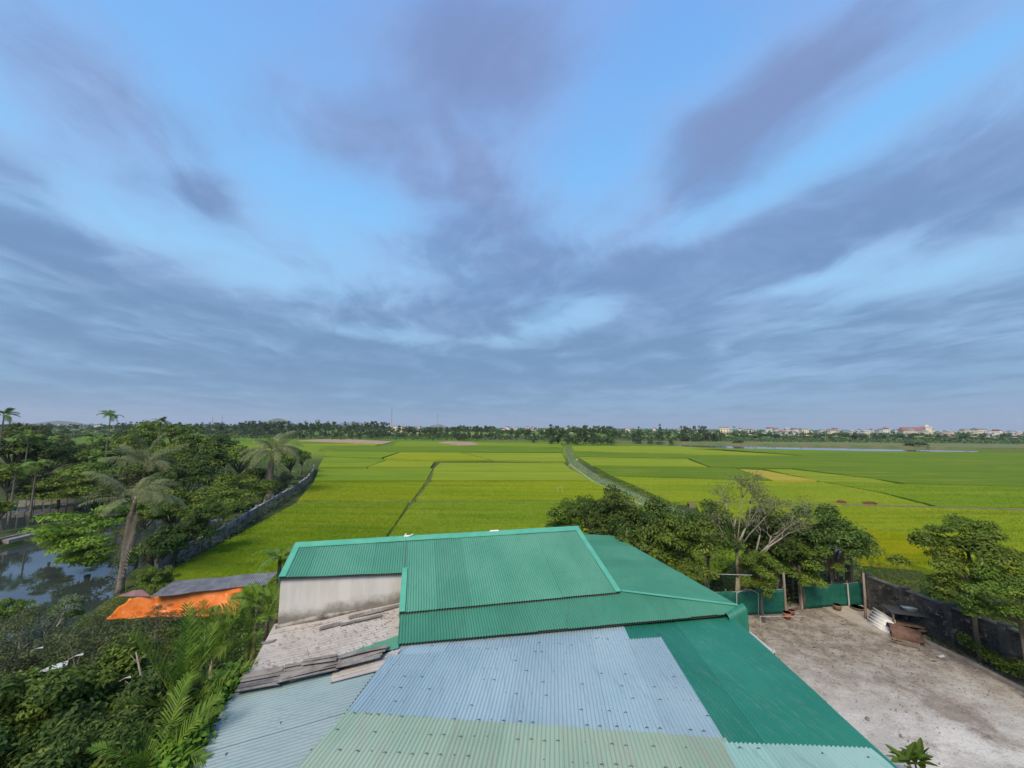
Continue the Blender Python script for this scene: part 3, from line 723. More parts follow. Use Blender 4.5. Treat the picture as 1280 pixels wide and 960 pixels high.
# --- near shed with blue, pale green and deep green sheets
shed = empty('blue_roofed_shed', P(660,880,0), 0, 'near shed roofed in blue and pale green corrugated sheets with deep green side', 'shed')
def build_shed():
    before = set(bpy.data.objects)
    rib = -ray(693,574)
    a = P(497,806,FL.z-.10); b = PP(905,769,pl2)-Vector((0,0,.13))
    n = (b-a).cross(rib).normalized()
    if n.z < 0: n = -n
    pl = (a, n)
    q = lambda *l: [PP(x,y,pl) for x,y in l]
    print('shed z', [round(PP(x,y,pl).z,2) for x,y in ((497,806),(907,768),(375,960),(640,960),(1120,960),(640,1060))])
    sc_ = dict(start=.35, gap=.62, every=2, r=.014, hook=.5, p=.8)
    corr(q((765,771),(908,764),(1132,968),(905,935)), rib, mgd, shed, seed=21, lift=0, nseg=6, screws=dict(start=.5, gap=1.3, every=5, r=.011, hook=.1, p=.5), sag=.015)
    corr(q((770,792),(840,792),(915,935),(905,935)), rib, mgd, shed, seed=22, lift=-.004, nseg=3)
    corr(q((496,800),(777,776),(787,799),(480,828)), rib, mbl, shed, seed=23, lift=.004, nseg=3, screws=dict(start=.25, gap=.5, every=3, r=.012, hook=.3))
    corr(q((487,820),(827,797),(907,928),(428,897)), rib, mbl, shed, seed=24, lift=.013, nseg=6, screws=dict(start=.14, gap=.44, every=2, r=.008, hook=.3, p=.38, skew=.05), endjit=.01)
    corr(q((433,891),(908,924),(990,1080),(250,1100)), rib, mpg, shed, seed=25, lift=.022, nseg=6, screws=dict(start=.2, gap=.45, every=3, r=.011, hook=.7, p=.62, skew=.05), endjit=.01)
    corr(q((903,929),(1088,937),(1260,1085),(985,1085)), rib, mpt, shed, seed=26, lift=.020, nseg=5, screws=dict(start=.25, gap=.6, every=4, r=.015, hook=.6))
    # timber under the roof and walls
    mt = mat('eave_timber', (0.05,0.045,0.04)); cs = q((500,812),(905,772),(1245,1085),(262,1090))
    for k in range(5):
        f = k/4; l = cs[0].lerp(cs[3], f); r = cs[1].lerp(cs[2], f); mb = MB(); mb.beam(l-n*.07, r-n*.07, .06, .08); mb.build('purlin', mt, shed)
    ins = [Vector((c.x,c.y,0)) for c in cs]; cen = sum(ins, Vector())/4
    ins = [c+(cen-c)*.07 for c in ins]
    for i in range(4):
        p0, p1 = ins[i], ins[(i+1)%4]; s = (cen-(p0+p1)/2).normalized()*.15
        zt = [PPz(p, pl)-.13 for p in (p0,p1)]
        mb = MB(); mb.add([p0,p1,p1+Vector((0,0,zt[1])),p0+Vector((0,0,zt[0]))]+[x+s for x in (p0,p1,p1+Vector((0,0,zt[1])),p0+Vector((0,0,zt[0])))],
               [(0,1,2,3),(5,4,7,6),(0,3,7,4),(1,5,6,2),(3,2,6,7),(0,4,5,1)]); mb.build('wall', mwall, shed)
    kids([o for o in bpy.data.objects if o not in before], shed)
    return pl, n
def PPz(p, pl): return pl[0].z - ((p.x-pl[0].x)*pl[1].x + (p.y-pl[0].y)*pl[1].y)/pl[1].z
SPL, SN = build_shed()
# --- low left annex: old patched roof and faded blue sheets
annex = empty('patched_annex', P(380,840,0), 0, 'low annex with old patched fibre-cement roof and faded blue sheets sloping left', 'shed')
def build_annex():
    before = set(bpy.data.objects)
    zl = 3.55
    vp = (LC-DN1*.10, V13)
    A = PP(345,785,vp); W = PP(500,752,vp); B = P(290,868,A.z)
    print('annex edge', [round(c,2) for c in A], [round(c,2) for c in W])
    pl = plane(A, B, W); n = pl[1]
    q = lambda *l: [PP(x,y,pl) for x,y in l]
    print('annex z', [round(PP(x,y,pl).z,2) for x,y in ((345,785),(500,752),(493,812),(455,845),(375,960),(240,960))], 'shed there', [round(PP(x,y,SPL).z,2) for x,y in ((493,812),(455,845),(375,960))])
    dn = downhill(n); ed = (B-A).normalized()
    # old flat-ish cement sheets (worn corrugation)
    corr(q((343,781),(503,748),(506,800),(430,828),(303,858)), dn, mold, annex, name='cement_sheet', sheet_w=.8, pitch=.13, amp=.006, lift=.01, nseg=10, seed=31, steps=6, sag=.05)
    # green sheet showing at the right
    corr(q((412,826),(470,806),(500,796),(498,812),(430,829)), dn, mg, annex, name='green_sheet', sheet_w=2, pitch=.076, amp=.009, lift=.045, nseg=3, seed=32)
    # dark asbestos pieces
    rn = random.Random(5)
    def strips(tl, tr_, br_, bl, n_, base, m_, jit):
        tl, tr_, br_, bl = q(tl, tr_, br_, bl)
        for k in range(n_):
            f0, f1 = k/n_-.04, (k+1)/n_+.10
            a0, a1 = rn.uniform(0,jit), 1-rn.uniform(0,jit)
            L0, L1 = tl.lerp(bl,f0), tl.lerp(bl,f1); R0, R1 = tr_.lerp(br_,f0), tr_.lerp(br_,f1)
            tilt = n*(.05*(1))
            pl4 = [L0.lerp(R0,a0), L0.lerp(R0,a1), L1.lerp(R1,a1)+tilt, L1.lerp(R1,a0)+tilt]
            w_ = (L1-L0).length
            corr(pl4, (R0-L0), m_, annex, name='asbestos_sheet', sheet_w=9, pitch=max(.09,w_/2.5), amp=.02, lift=base+.004*k, nseg=8, seed=60+k, steps=8, sag=.03)
    strips((304,846),(356,837),(350,861),(294,871), 4, .06, masb, .03)
    strips((352,838),(428,824),(424,843),(346,862), 5, .08, masb, .06)
    strips((378,834),(424,826),(421,835),(374,843), 2, .15, masb, .06)
    strips((424,826),(487,813),(478,829),(420,844), 3, .11, masb, .03)
    # patches, broken bits
    for pp_, m_ in ((((335,848),(382,837),(376,845),(352,851)), mat('brick_pink', (0.38,0.29,0.24),(0.42,0.36,0.31), 6, .9)),
                    (((400,786),(425,780),(424,784),(399,790)), masb), (((425,782),(478,770),(477,772.5),(425,785)), masb),
                    (((436,773),(500,757),(500,760),(436,776)), masb), (((326,805),(346,801),(342,804),(328,808)), masb)):
        mb = MB(); mb.slab([p+n*rn.uniform(.05,.075) for p in q(*pp_)], .02); mb.build('roof_patch', m_, annex)
    # mortar fillet along the wall
    a, b = q((345,786),(503,752)); mb = MB(); mb.tube([a+n*.03, a.lerp(b,.3)+n*.05, a.lerp(b,.6)+n*.04, b+n*.05], [.07,.09,.08,.09], 6); mb.build('mortar_fillet', mat('mortar', (0.30,0.28,0.25),(0.10,0.09,0.08), 3, .95), annex)
    mb = MB(); a, b = q((385,776),(503,750)); mb.beam(a+n*.11, b+n*.11, .05, .02, n); mb.build('lath', mat('old_lath', (0.22,0.27,0.20),(0.3,0.26,0.2),4,.9), annex)
    # debris: leaves and flakes
    r = np.random.default_rng(12); cs = q((350,790),(495,757),(485,808),(320,850)); k = 420
    a_, b_ = r.uniform(size=(k,1)), r.uniform(size=(k,1)); c4 = [np.array(c) for c in cs]
    c = (c4[0]*(1-a_)+c4[1]*a_)*(1-b_)+(c4[3]*(1-a_)+c4[2]*a_)*b_; nn = np.tile(np.array(n),(k,1))+r.normal(size=(k,3))*.25
    c = c+np.array(n)*.055
    me = quads_mesh('roof_debris', leaf_quads(r, c, nn, .055, .5, 0), r.uniform(size=k), mat('debris', (0.06,0.05,0.04), tone=(0.3,0.24,0.2)))
    tag(link('roof_debris', me, parent=annex), kind='stuff')
    # light strip and faded blue corrugated sheets
    corr(q((416,842),(502,812),(484,838),(412,856)), dn, mold, annex, name='cement_sheet', sheet_w=3, pitch=.13, amp=.006, lift=.035, nseg=3, seed=33)
    corr(q((289,868),(480,826),(455,860),(362,985),(322,1090),(160,1090)), dn, mlb, annex, sheet_w=.86, seed=34, lift=.004, nseg=6, amp=.011, pitch=.09, screws=dict(start=.35, gap=.75, every=5, r=.016, hook=.5, p=.35))
    # walls below
    for (x0,y0),(x1,y1) in (((348,790),(170,1080)),):
        p, r_ = PP(x0,y0,pl)-dn*.25, PP(x1,y1,pl)-dn*.25; s = Vector((.15,0,0)); mb = MB()
        z = [p.z-.1, r_.z-.1]
        P2 = [Vector((p.x,p.y,0)),Vector((r_.x,r_.y,0)),Vector((r_.x,r_.y,z[1])),Vector((p.x,p.y,z[0]))]
        mb.add(P2+[x+s for x in P2], [(0,1,2,3),(5,4,7,6),(0,3,7,4),(1,5,6,2),(3,2,6,7),(0,4,5,1)]); mb.build('wall', mwall, annex)
    kids([o for o in bpy.data.objects if o not in before], annex)
    return pl
APL = build_annex()
# ================================================================ LEAVES AND TREES
def leafm(name, a, b, tone, tr=.25, var=.25): return mat(name, a, b, 1.2, .6, 2, spec=.2, tone=tone, trans=tr, var=var)
L_dark = leafm('leaf_dark', (0.026,0.060,0.012), (0.045,0.092,0.016), (0.165,0.225,0.045))
L_mid = leafm('leaf_mid', (0.060,0.112,0.012), (0.095,0.155,0.018), (0.24,0.31,0.05))
L_bright = leafm('leaf_bright', (0.07,0.145,0.012), (0.11,0.19,0.016), (0.23,0.31,0.035))
L_olive = leafm('leaf_olive', (0.050,0.065,0.025), (0.080,0.095,0.035), (0.16,0.18,0.075))
L_grey = leafm('leaf_grey', (0.09,0.13,0.085), (0.13,0.18,0.12), (0.24,0.30,0.20))
L_vine = leafm('leaf_vine', (0.06,0.14,0.012), (0.09,0.18,0.016), (0.18,0.29,0.03))
L_palm = leafm('leaf_palm', (0.050,0.110,0.014), (0.080,0.150,0.020), (0.16,0.24,0.04), .2)
L_areca = leafm('leaf_areca', (0.055,0.115,0.012), (0.085,0.155,0.016), (0.19,0.27,0.035), .25)
L_coco = leafm('leaf_coconut', (0.10,0.125,0.05), (0.15,0.18,0.075), (0.27,0.29,0.14), .2)
L_far = leafm('leaf_far', (0.030,0.060,0.020), (0.045,0.085,0.026), (0.085,0.13,0.04), .1, .4)
M_bark = mat('bark', (0.11,0.085,0.06), (0.19,0.16,0.13), 5, .95, stretch=(1,1,.3), bump=.5)
M_pale = mat('pale_bark', (0.24,0.20,0.15), (0.34,0.30,0.24), 6, .95, stretch=(1,1,.3), bump=.4)
M_palmtrunk = mat('palm_trunk', (0.13,0.105,0.08), (0.24,0.20,0.16), 3, .95, 6, stretch=(.6,.6,3.5), c3=(0.07,0.055,0.04), s3=6, th3=(.5,.7), bump=.8, bscale=9)
M_dead = mat('dead_frond', (0.22,0.18,0.13), (0.32,0.27,0.21), 5, .95)

PROTO = {}
def crown_proto(key, seed, lm, bm2, nclump=34, per=220, cr=.34, leaf=.085, flat=1.0, droop=.4, shape='round', gap=.0, aspect=.42, limbs=True):
    """unit crown (radius 1, centre at 0) and its trunk reaching down to z=-HC"""
    r = np.random.default_rng(seed); cs = []
    while len(cs) < nclump:
        v = r.normal(size=3); v /= np.linalg.norm(v); rad = r.uniform(.45,.92)
        if shape == 'dome' and v[2] < -.15: v[2] *= -.5
        if shape == 'cone': v = np.array([v[0]*(.62-.5*v[2]), v[1]*(.62-.5*v[2]), v[2]*1.15])
        p = v*rad*np.array([1,1,flat]); p[:2] *= 1+.15*r.normal()
        cs.append(p)
    cs = np.array(cs)
    V = []; T = []
    for c in cs:
        n = int(per*r.uniform(.6,1.3)); s = cr*r.uniform(.7,1.25)
        d = nrm(r.normal(size=(n,3))); d[:,2] = np.where(d[:,2] < -.3, -d[:,2]*.4, d[:,2])
        rr = s*r.uniform(.35,1.0,n)[:,None]**.6
        if shape == 'layer': d2 = d*np.array([1.25,1.25,.32])
        else: d2 = d*np.array([1,1,.72])
        pos = c + d2*rr
        nn = d*.7 + np.array([0,0,.65]) + r.normal(size=(n,3))*.38
        V.append(leaf_quads(r, pos, nn, leaf, aspect, droop)); T.append(np.clip(r.uniform(0,.55)+r.normal(0,.22,n),0,1))
    me = quads_mesh('crown', np.concatenate(V), np.concatenate(T), lm)
    mb = MB(); fk = Vector((0,0,-.62*flat)); HC = fk.z
    mb.tube([(0,0,0),(.05*r.normal(),.05*r.normal(),.5),(0,0,1)], [.062,.048,.042], 7)
    tm = mb.mesh('trunk'); tm.materials.append(bm2); tm.shade_smooth(); mb = MB()
    if limbs:
        for c in cs[:: max(1, nclump//14)]:
            c = Vector(c); m1 = fk.lerp(c, .45)+Vector((0,0,.08))+Vector(r.normal(size=3)*.05)
            mb.tube([fk, m1, c*.85], [.030,.018,.006], 5)
    lm_ = None
    if limbs: lm_ = mb.mesh('limbs'); lm_.materials.append(bm2); lm_.shade_smooth()
    PROTO[key] = (me, tm, HC, lm_)
CNT = {}
def tree(key, loc, zc, rad, label, cat='tree', group=None, name='tree', rz=None, sz=1.0, tilt=0):
    """loc: (x,y) ground; zc: crown centre height; rad: crown radius"""
    me, tm, HC, lm_ = PROTO[key]
    z0 = 0.0
    CNT[key] = CNT.get(key, 0)+1
    rn = random.Random(hash((round(loc[0],2), round(loc[1],2))) & 0xffff)
    root = empty(name, (loc[0], loc[1], z0), rn.uniform(0,6.28) if rz is None else rz, label, cat, group)
    zf = max(.15, zc+HC*rad*sz)
    t = link('trunk', tm, parent=root); t.scale = (rad, rad, zf)
    if lm_: l = link('limbs', lm_, parent=root); l.location = (0,0,zc); l.scale = (rad,rad,rad*sz)
    c = link('crown', me, parent=root); c.location = (0,0,zc); c.scale = (rad, rad, rad*sz)
    return root
def tree_px(key, px, py, d, rpx, label, **kw):
    p = PD(px, py, d); dist = (p-O).length
    rad = rpx/FPX*d
    return tree(key, (p.x, p.y), max(p.z, rad*.4), rad, label, **kw)
crown_proto('near_dark', 1, L_dark, M_bark, 46, 300, .30, .085, .85, .3, 'dome', aspect=.4)
crown_proto('near_dark2', 2, L_dark, M_bark, 40, 300, .33, .10, .8, .5, 'dome', aspect=.36)
crown_proto('near_mid', 3, L_mid, M_bark, 44, 280, .28, .085, .85, .4, 'round')
crown_proto('near_olive', 4, L_olive, M_pale, 60, 130, .22, .05, .8, .2, 'round', aspect=.5)
crown_proto('near_grey', 5, L_grey, M_pale, 34, 110, .24, .07, .9, .2, 'round', aspect=.5)
crown_proto('big_leaf', 6, L_dark, M_bark, 50, 300, .28, .095, .75, .6, 'dome', aspect=.45)
crown_proto('mid_dark', 7, L_dark, M_bark, 36, 170, .32, .12, .85, .3, 'dome')
crown_proto('mid_mid', 8, L_mid, M_bark, 36, 170, .30, .12, .85, .3, 'dome')
crown_proto('mid_bright', 9, L_bright, M_bark, 34, 190, .30, .10, .75, .4, 'layer')
crown_proto('mid_layer', 10, L_mid, M_bark, 30, 200, .34, .10, .55, .2, 'layer')
crown_proto('mid_olive', 11, L_olive, M_pale, 40, 110, .28, .10, .8, .2, 'round')
crown_proto('far_a', 12, L_far, M_bark, 16, 60, .36, .24, .9, .2, 'round', limbs=False)
crown_proto('far_b', 13, L_far, M_bark, 18, 55, .30, .22, 1.3, .2, 'cone', limbs=False)
crown_proto('far_c', 14, L_far, M_bark, 12, 60, .40, .26, .7, .2, 'dome', limbs=False)

# ---- trees behind the yard
RT_ = 'fruit trees behind the green roof'
for key, px, py, d, r, lab in [
    ('near_mid', 722, 660, 24, 40, 'dark glossy fruit tree at left end of the row touching the roof'),
    ('near_dark', 762, 652, 22.5, 40, 'rounded fruit tree second in the row behind the green roof'),
    ('near_dark2', 806, 664, 21, 42, 'dark fruit tree in middle of the row above the roof wing'),
    ('near_mid', 852, 682, 19.5, 42, 'yellowish-tipped fruit tree overhanging the roof eave'),
    ('near_dark', 884, 668, 23, 38, 'dark fruit tree just left of the bare branched tree'),
    ('near_dark2', 975, 678, 24, 46, 'dense tree behind the bare branched tree'),
    ('near_dark', 1036, 680, 23, 44, 'large rounded dark tree over the animal shed'),
    ('near_mid', 1000, 700, 22.5, 30, 'smaller bright tree in front of the rounded dark tree'),
    ('near_mid', 952, 712, 20.8, 26, 'low leafy tree behind the net fence by the white pipe gate'),
    ('near_mid', 862, 722, 17.5, 22, 'low bright shrub tree against the right wing eave')]:
    tree_px(key, px, py+3, d, r*1.05, lab, group=RT_, name='fruit_tree', sz=1.18)
tree_px('near_mid', 1214, 712, 17.6, 52, 'leafy tree growing by the dark brick wall at the right edge', name='yard_tree', sz=1.05)
tree_px('near_mid', 1208, 672, 18.6, 40, 'thin feathery tree top behind the right yard tree', name='yard_tree', sz=.8)
tree_px('near_mid', 1272, 752, 15.2, 46, 'leafy bush tree cut by the right edge', name='yard_tree')
# bare branched tree
def bare_tree():
    base = P(921,768,0.1); d = base.y
    root = empty('bare_tree', base, 0, 'grey sparse tree with bare forked branches standing before the net fence', 'tree')
    rn = random.Random(11); mb = MB(); tips = []
    def loc(px, py, dd=0): return PD(px, py, d+dd)-base
    def br(p0, p1, r0, r1, depth):
        mid = p0.lerp(p1,.5)+Vector((rn.uniform(-1,1),rn.uniform(-1,1),rn.uniform(-.3,.6)))*(p1-p0).length*.12
        mb.tube([p0, mid, p1], [r0, (r0+r1)/2, r1], 6 if r0 > .03 else 4)
        if depth == 0: tips.append(p1); return
        for _ in range(rn.choice((2,3,3))):
            dr = (p1-mid).normalized()+Vector((rn.uniform(-1,1),rn.uniform(-1,1),rn.uniform(-.35,.75)))*.75
            ln = min(.85,(p1-p0).length)*rn.uniform(.5,.85)
            br(p1, p1+dr.normalized()*ln, r1, r1*.55, depth-1)
    f1 = loc(923,722); f0 = Vector((0,0,-.1))
    mb.tube([f0, loc(922,745), f1], [.17,.13,.12], 9)
    a = loc(921,690); br(f1, a, .10, .07, 0)
    for (x,y,dd),(x2,y2,d2),r in [(((917,660,0.2)),(907,628,0.3),.06),((932,660,-.5),(938,630,-.4),.05)]:
        p = loc(x,y,dd); br(a, p, .065, r*.8, 1); br(p, loc(x2,y2,d2), r*.8, r*.4, 3)
    b = loc(938,704,-.2); br(f1, b, .09, .07, 0)
    for (x,y,dd),r in [((950,668,-.6),.055),((962,684,.2),.06),((978,672,-.4),.045),((990,655,.3),.04)]:
        p = loc(x,y,dd); br(b, p, .06, r*.6, 3)
    for (x,y,dd) in [(905,650,.6),(928,622,.2),(945,640,.5),(905,672,-.6),(958,645,0)]: br(a, loc(x,y,dd), .04, .018, 3)
    link('trunk', mb.mesh('trunk'), M_pale, root, True)
    r = np.random.default_rng(4); T = np.array([list(t) for t in tips]); k = 24
    c = np.repeat(T, k, 0)+r.normal(0,.17,(len(T)*k,3)); nn = r.normal(size=c.shape); nn[:,2] += .5
    link('leaves', quads_mesh('leaves', leaf_quads(r, c, nn, .10, .45, .3), r.uniform(0,.7,len(c)), leafm('leaf_pale_olive', (0.11,0.13,0.05), (0.16,0.18,0.08), (0.26,0.28,0.14))), parent=root)
bare_tree()
# ---- palms: every frond is an object
def frond_mesh(name, L, droop, nl, ll, lw, m, seed, fold=.5, lift=.6, leafdroop=.35, fs=.85, fd=.55):
    """rachis from origin along +X rising then drooping; leaflets both sides"""
    r = np.random.default_rng(seed); V = []; T = []
    pts = []
    for i in range(9):
        t = i/8; pts.append(Vector((L*t*(1-.18*t*droop), .04*L*math.sin(t*2+seed), L*(lift*t - droop*t*t))))
    mb = MB(); mb.tube(pts, [max(.004,.022*L/3*(1-t/9)) for t in range(9)], 4, False)
    bv = [np.array([mb.v[i] for i in f]) for f in mb.f if len(f) == 4]
    V += bv; T += [.9]*len(bv)
    def at(t):
        x = t*8; i = min(int(x),7); return pts[i].lerp(pts[i+1], x-i), (pts[i+1]-pts[i]).normalized()
    for i in range(nl):
        t = .14+.85*(i+.5)/nl; p, d = at(t)
        ln = ll*math.sin(math.pi*min(1,(t*.82+.16)))**.6*r.uniform(.85,1.1)
        for s in (-1,1):
            side = Vector((0,s,0)); side = (side - d*side.dot(d)).normalized(); up = side.cross(d)*(-s if False else 1)
            up = Vector((0,0,1))-d*d.z; up.normalize()
            dr = (side*fs + d*fd + up*fold*r.uniform(.5,1.2)).normalized()
            e1 = p+dr*ln*.55+Vector((0,0,-ln*leafdroop*.25)); e2 = p+dr*ln*.95+Vector((r.normal()*.02,r.normal()*.02,-ln*leafdroop))
            wv = d*lw
            V.append(np.array([p-wv*.5, p+wv*.5, e1+wv*.5, e1-wv*.5])); V.append(np.array([e1-wv*.5, e1+wv*.5, e2+wv*.08, e2-wv*.08]))
            tn = r.uniform(0,.7); T += [tn, tn]
    return quads_mesh(name, np.array(V), np.array(T), m)
FR_ = {}
FR_['coco'] = [frond_mesh('frond', 3.0, .75, 32, .80, .042, L_coco, 1, .25, .75, .85), frond_mesh('frond', 2.8, 1.0, 32, .75, .042, L_coco, 2, .2, .7, .9), frond_mesh('frond', 3.1, .55, 32, .7, .042, L_coco, 13, .3, .9, .75)]
FR_['cocog'] = [frond_mesh('frond', 3.2, .7, 30, .8, .07, L_palm, 3, .25, .75, .7), frond_mesh('frond', 3.0, 1.0, 30, .8, .07, L_palm, 4, .2, .6, .8)]
FR_['areca'] = [frond_mesh('frond', 1.9, .45, 24, .62, .046, L_areca, 5, .5, 1.0, .35, .62, .85), frond_mesh('frond', 1.8, .75, 24, .6, .046, L_areca, 6, .45, .9, .4, .62, .85)]
FR_['arecad'] = [frond_mesh('frond', 1.7, .75, 24, .55, .06, L_palm, 7, .4, .85, .4), frond_mesh('frond', 1.5, 1.0, 22, .5, .06, L_palm, 8, .3, .6, .5)]
FR_['upright'] = [frond_mesh('frond', 1.9, .28, 24, .75, .060, L_areca, 9, .6, 1.5, .2, .55, .9), frond_mesh('frond', 1.7, .45, 24, .70, .058, L_areca, 10, .55, 1.35, .25, .55, .9)]
FR_['dead'] = [frond_mesh('dead_frond', 2.0, .3, 22, .28, .035, M_dead, 11, -.1, -.9, 1.0), frond_mesh('dead_frond', 1.8, .2, 18, .25, .035, M_dead, 12, -.1, -1.6, 1.1)]
def palm(loc, h, kind, n, s, label, lean=(0,0), tr=.14, group=None, dead=0, name='palm_tree', seed=0, tiltvar=.45, wind=0, trunkm=None, up=0.0, cat='palm', ring=True):
    rn = random.Random(seed*7+3)
    root = empty(name, (loc[0],loc[1],loc[2] if len(loc) > 2 else 0), rn.uniform(0,6.28) if seed >= 0 else 0, label, cat, group)
    root.rotation_euler = (0,0,0)
    mb = MB(); top = Vector((lean[0],lean[1],h))
    pts = [Vector((0,0,-.1)), Vector((lean[0]*.12,lean[1]*.12,h*.33)), Vector((lean[0]*.45,lean[1]*.45,h*.68)), top]
    # finer trunk with ring scars
    fine = []; rr = []
    K = 22 if ring else 6
    for i in range(K+1):
        t = i/K*3; k = min(int(t),2); fine.append(pts[k].lerp(pts[k+1], t-k)); rr.append(tr*(1.25-.5*i/K if i else 1.6)*(1.06 if i%2 else .95))
    mb.tube(fine, rr, 8); link('trunk', mb.mesh('trunk'), trunkm or M_palmtrunk, root, True)
    if h > .4:
        mb = MB(); mb.tube([top-Vector((0,0,.35*s)), top+Vector((0,0,.0)), top+Vector((0,0,.35*s))], [tr*.7, tr*.8, tr*.2], 7); link('crownshaft', mb.mesh('crownshaft'), L_areca if 'areca' in kind else M_dead, root, True)
    for i in range(n):
        f = link('frond', rn.choice(FR_[kind]), parent=root)
        f.location = top+Vector((0,0,.1*s)); q = i/max(1,n-1)
        f.rotation_euler = (rn.uniform(-.3,.3), rn.uniform(-tiltvar,.28)*1.0 + q*.55 - .3 - up, (lambda a_: a_-wind*math.sin(a_))(i*2.399+rn.uniform(-.2,.2)))
        k = s*rn.uniform(.85,1.12); f.scale = (k,k,k)
    for i in range(dead):
        f = link('dead_frond', rn.choice(FR_['dead']), parent=root); f.location = top-Vector((0,0,.1))
        f.rotation_euler = (0, rn.uniform(.55,.95), i*2.1+rn.uniform(-.3,.3)); k = s*rn.uniform(.8,1.3); f.scale = (k,k,k)
    return root
# big coconut palm at the pond
b = P(150,738,0); palm((b.x,b.y,0), 5.2, 'coco', 15, .92, 'tall coconut palm with windblown fronds standing on the pond bank', lean=(.1,.2), tr=.15, dead=20, name='coconut_palm', seed=5, wind=.75)
b = P(176,640,0); palm((b.x,b.y,0), 5.2, 'coco', 15, 1.35, 'coconut palm behind the tall bank palm with long arching fronds', lean=(0,0), tr=.25, dead=3, name='coconut_palm', seed=8)
b = P(338,622,0); palm((b.x,b.y,0), 6.0, 'coco', 22, 1.5, 'greyish coconut palm with hanging dead fronds near the far end of the wall', lean=(-.2,0), tr=.25, dead=8, name='coconut_palm', seed=9)
# ---- slim areca palms on the skyline and in the orchard
AP = 'slim areca palms in the orchard'
for i,(px,pyt,d,s,lab) in enumerate([(5,521,48,1.0,'slim areca palm cut by the left edge of the photo'),(138,522,62,1.1,'lone tall areca palm rising above the skyline'),
      (201,529,70,1.0,'areca palm with its head just above the far trees'),(36,549,58,1.3,'pale stemmed areca palm left of the small hut'),(60,553,66,1.2,'areca palm behind the pale stemmed one'),
      (116,549,78,1.0,'left one of two small areca palms before the field'),(127,550,76,1.0,'right one of two small areca palms before the field'),(46,585,42,1.0,'low areca palm at the second pond'),
      (20,590,40,1.0,'areca palm at the left edge above the second pond'),(240,538,95,1.2,'far areca palm beside the conical tree'),(250,541,100,1.1,'far areca palm right of its twin'),(122,575,52,1.3,'areca palm beside the small hut')]):
    p = PD(px, pyt, d)
    palm((p.x,p.y,0), p.z, 'arecad', 9, s, lab, tr=.085, group=AP, name='areca_palm', seed=20+i, ring=False, cat='palm')
# ---- foreground palms by the annex
FP = 'young palms beside the annex roof'
for i,(px,py,d,z0,kind,n,s,up,lab) in enumerate([
    (264,836,11.6,0,'upright',11,.62,.1,'bright upright young palm below the orange tarp'),
    (312,795,12.8,0,'areca',12,.85,0,'bushy palm in the corner beside the whitewashed wall'),
    (226,895,9.0,0,'upright',11,.66,.05,'young palm in the middle of the row by the faded blue roof'),
    (192,975,7.7,0,'areca',13,.66,.05,'palm at the bottom edge beside the faded blue roof'),
    (335,765,13.2,0,'areca',9,.62,0,'palm leaning against the white wall corner'),
    (322,752,14.4,0,'areca',8,.55,0,'palm in front of the grey tarp roof'),
    (272,880,10.4,0,'areca',8,.45,0,'small palm squeezed under the annex eave'),
    ]):
    p = PD(px, py, d); palm((p.x,p.y,0), max(.6,p.z), kind, n, s, lab, tr=.07, group=FP, name='young_palm', seed=40+i, up=up, ring=False)
p = PD(350,702,15.0); palm((p.x,p.y,0), p.z, 'arecad', 9, .62, 'dark drooping palm rising at the left corner of the green roof', tr=.09, name='areca_palm', seed=61, ring=False)
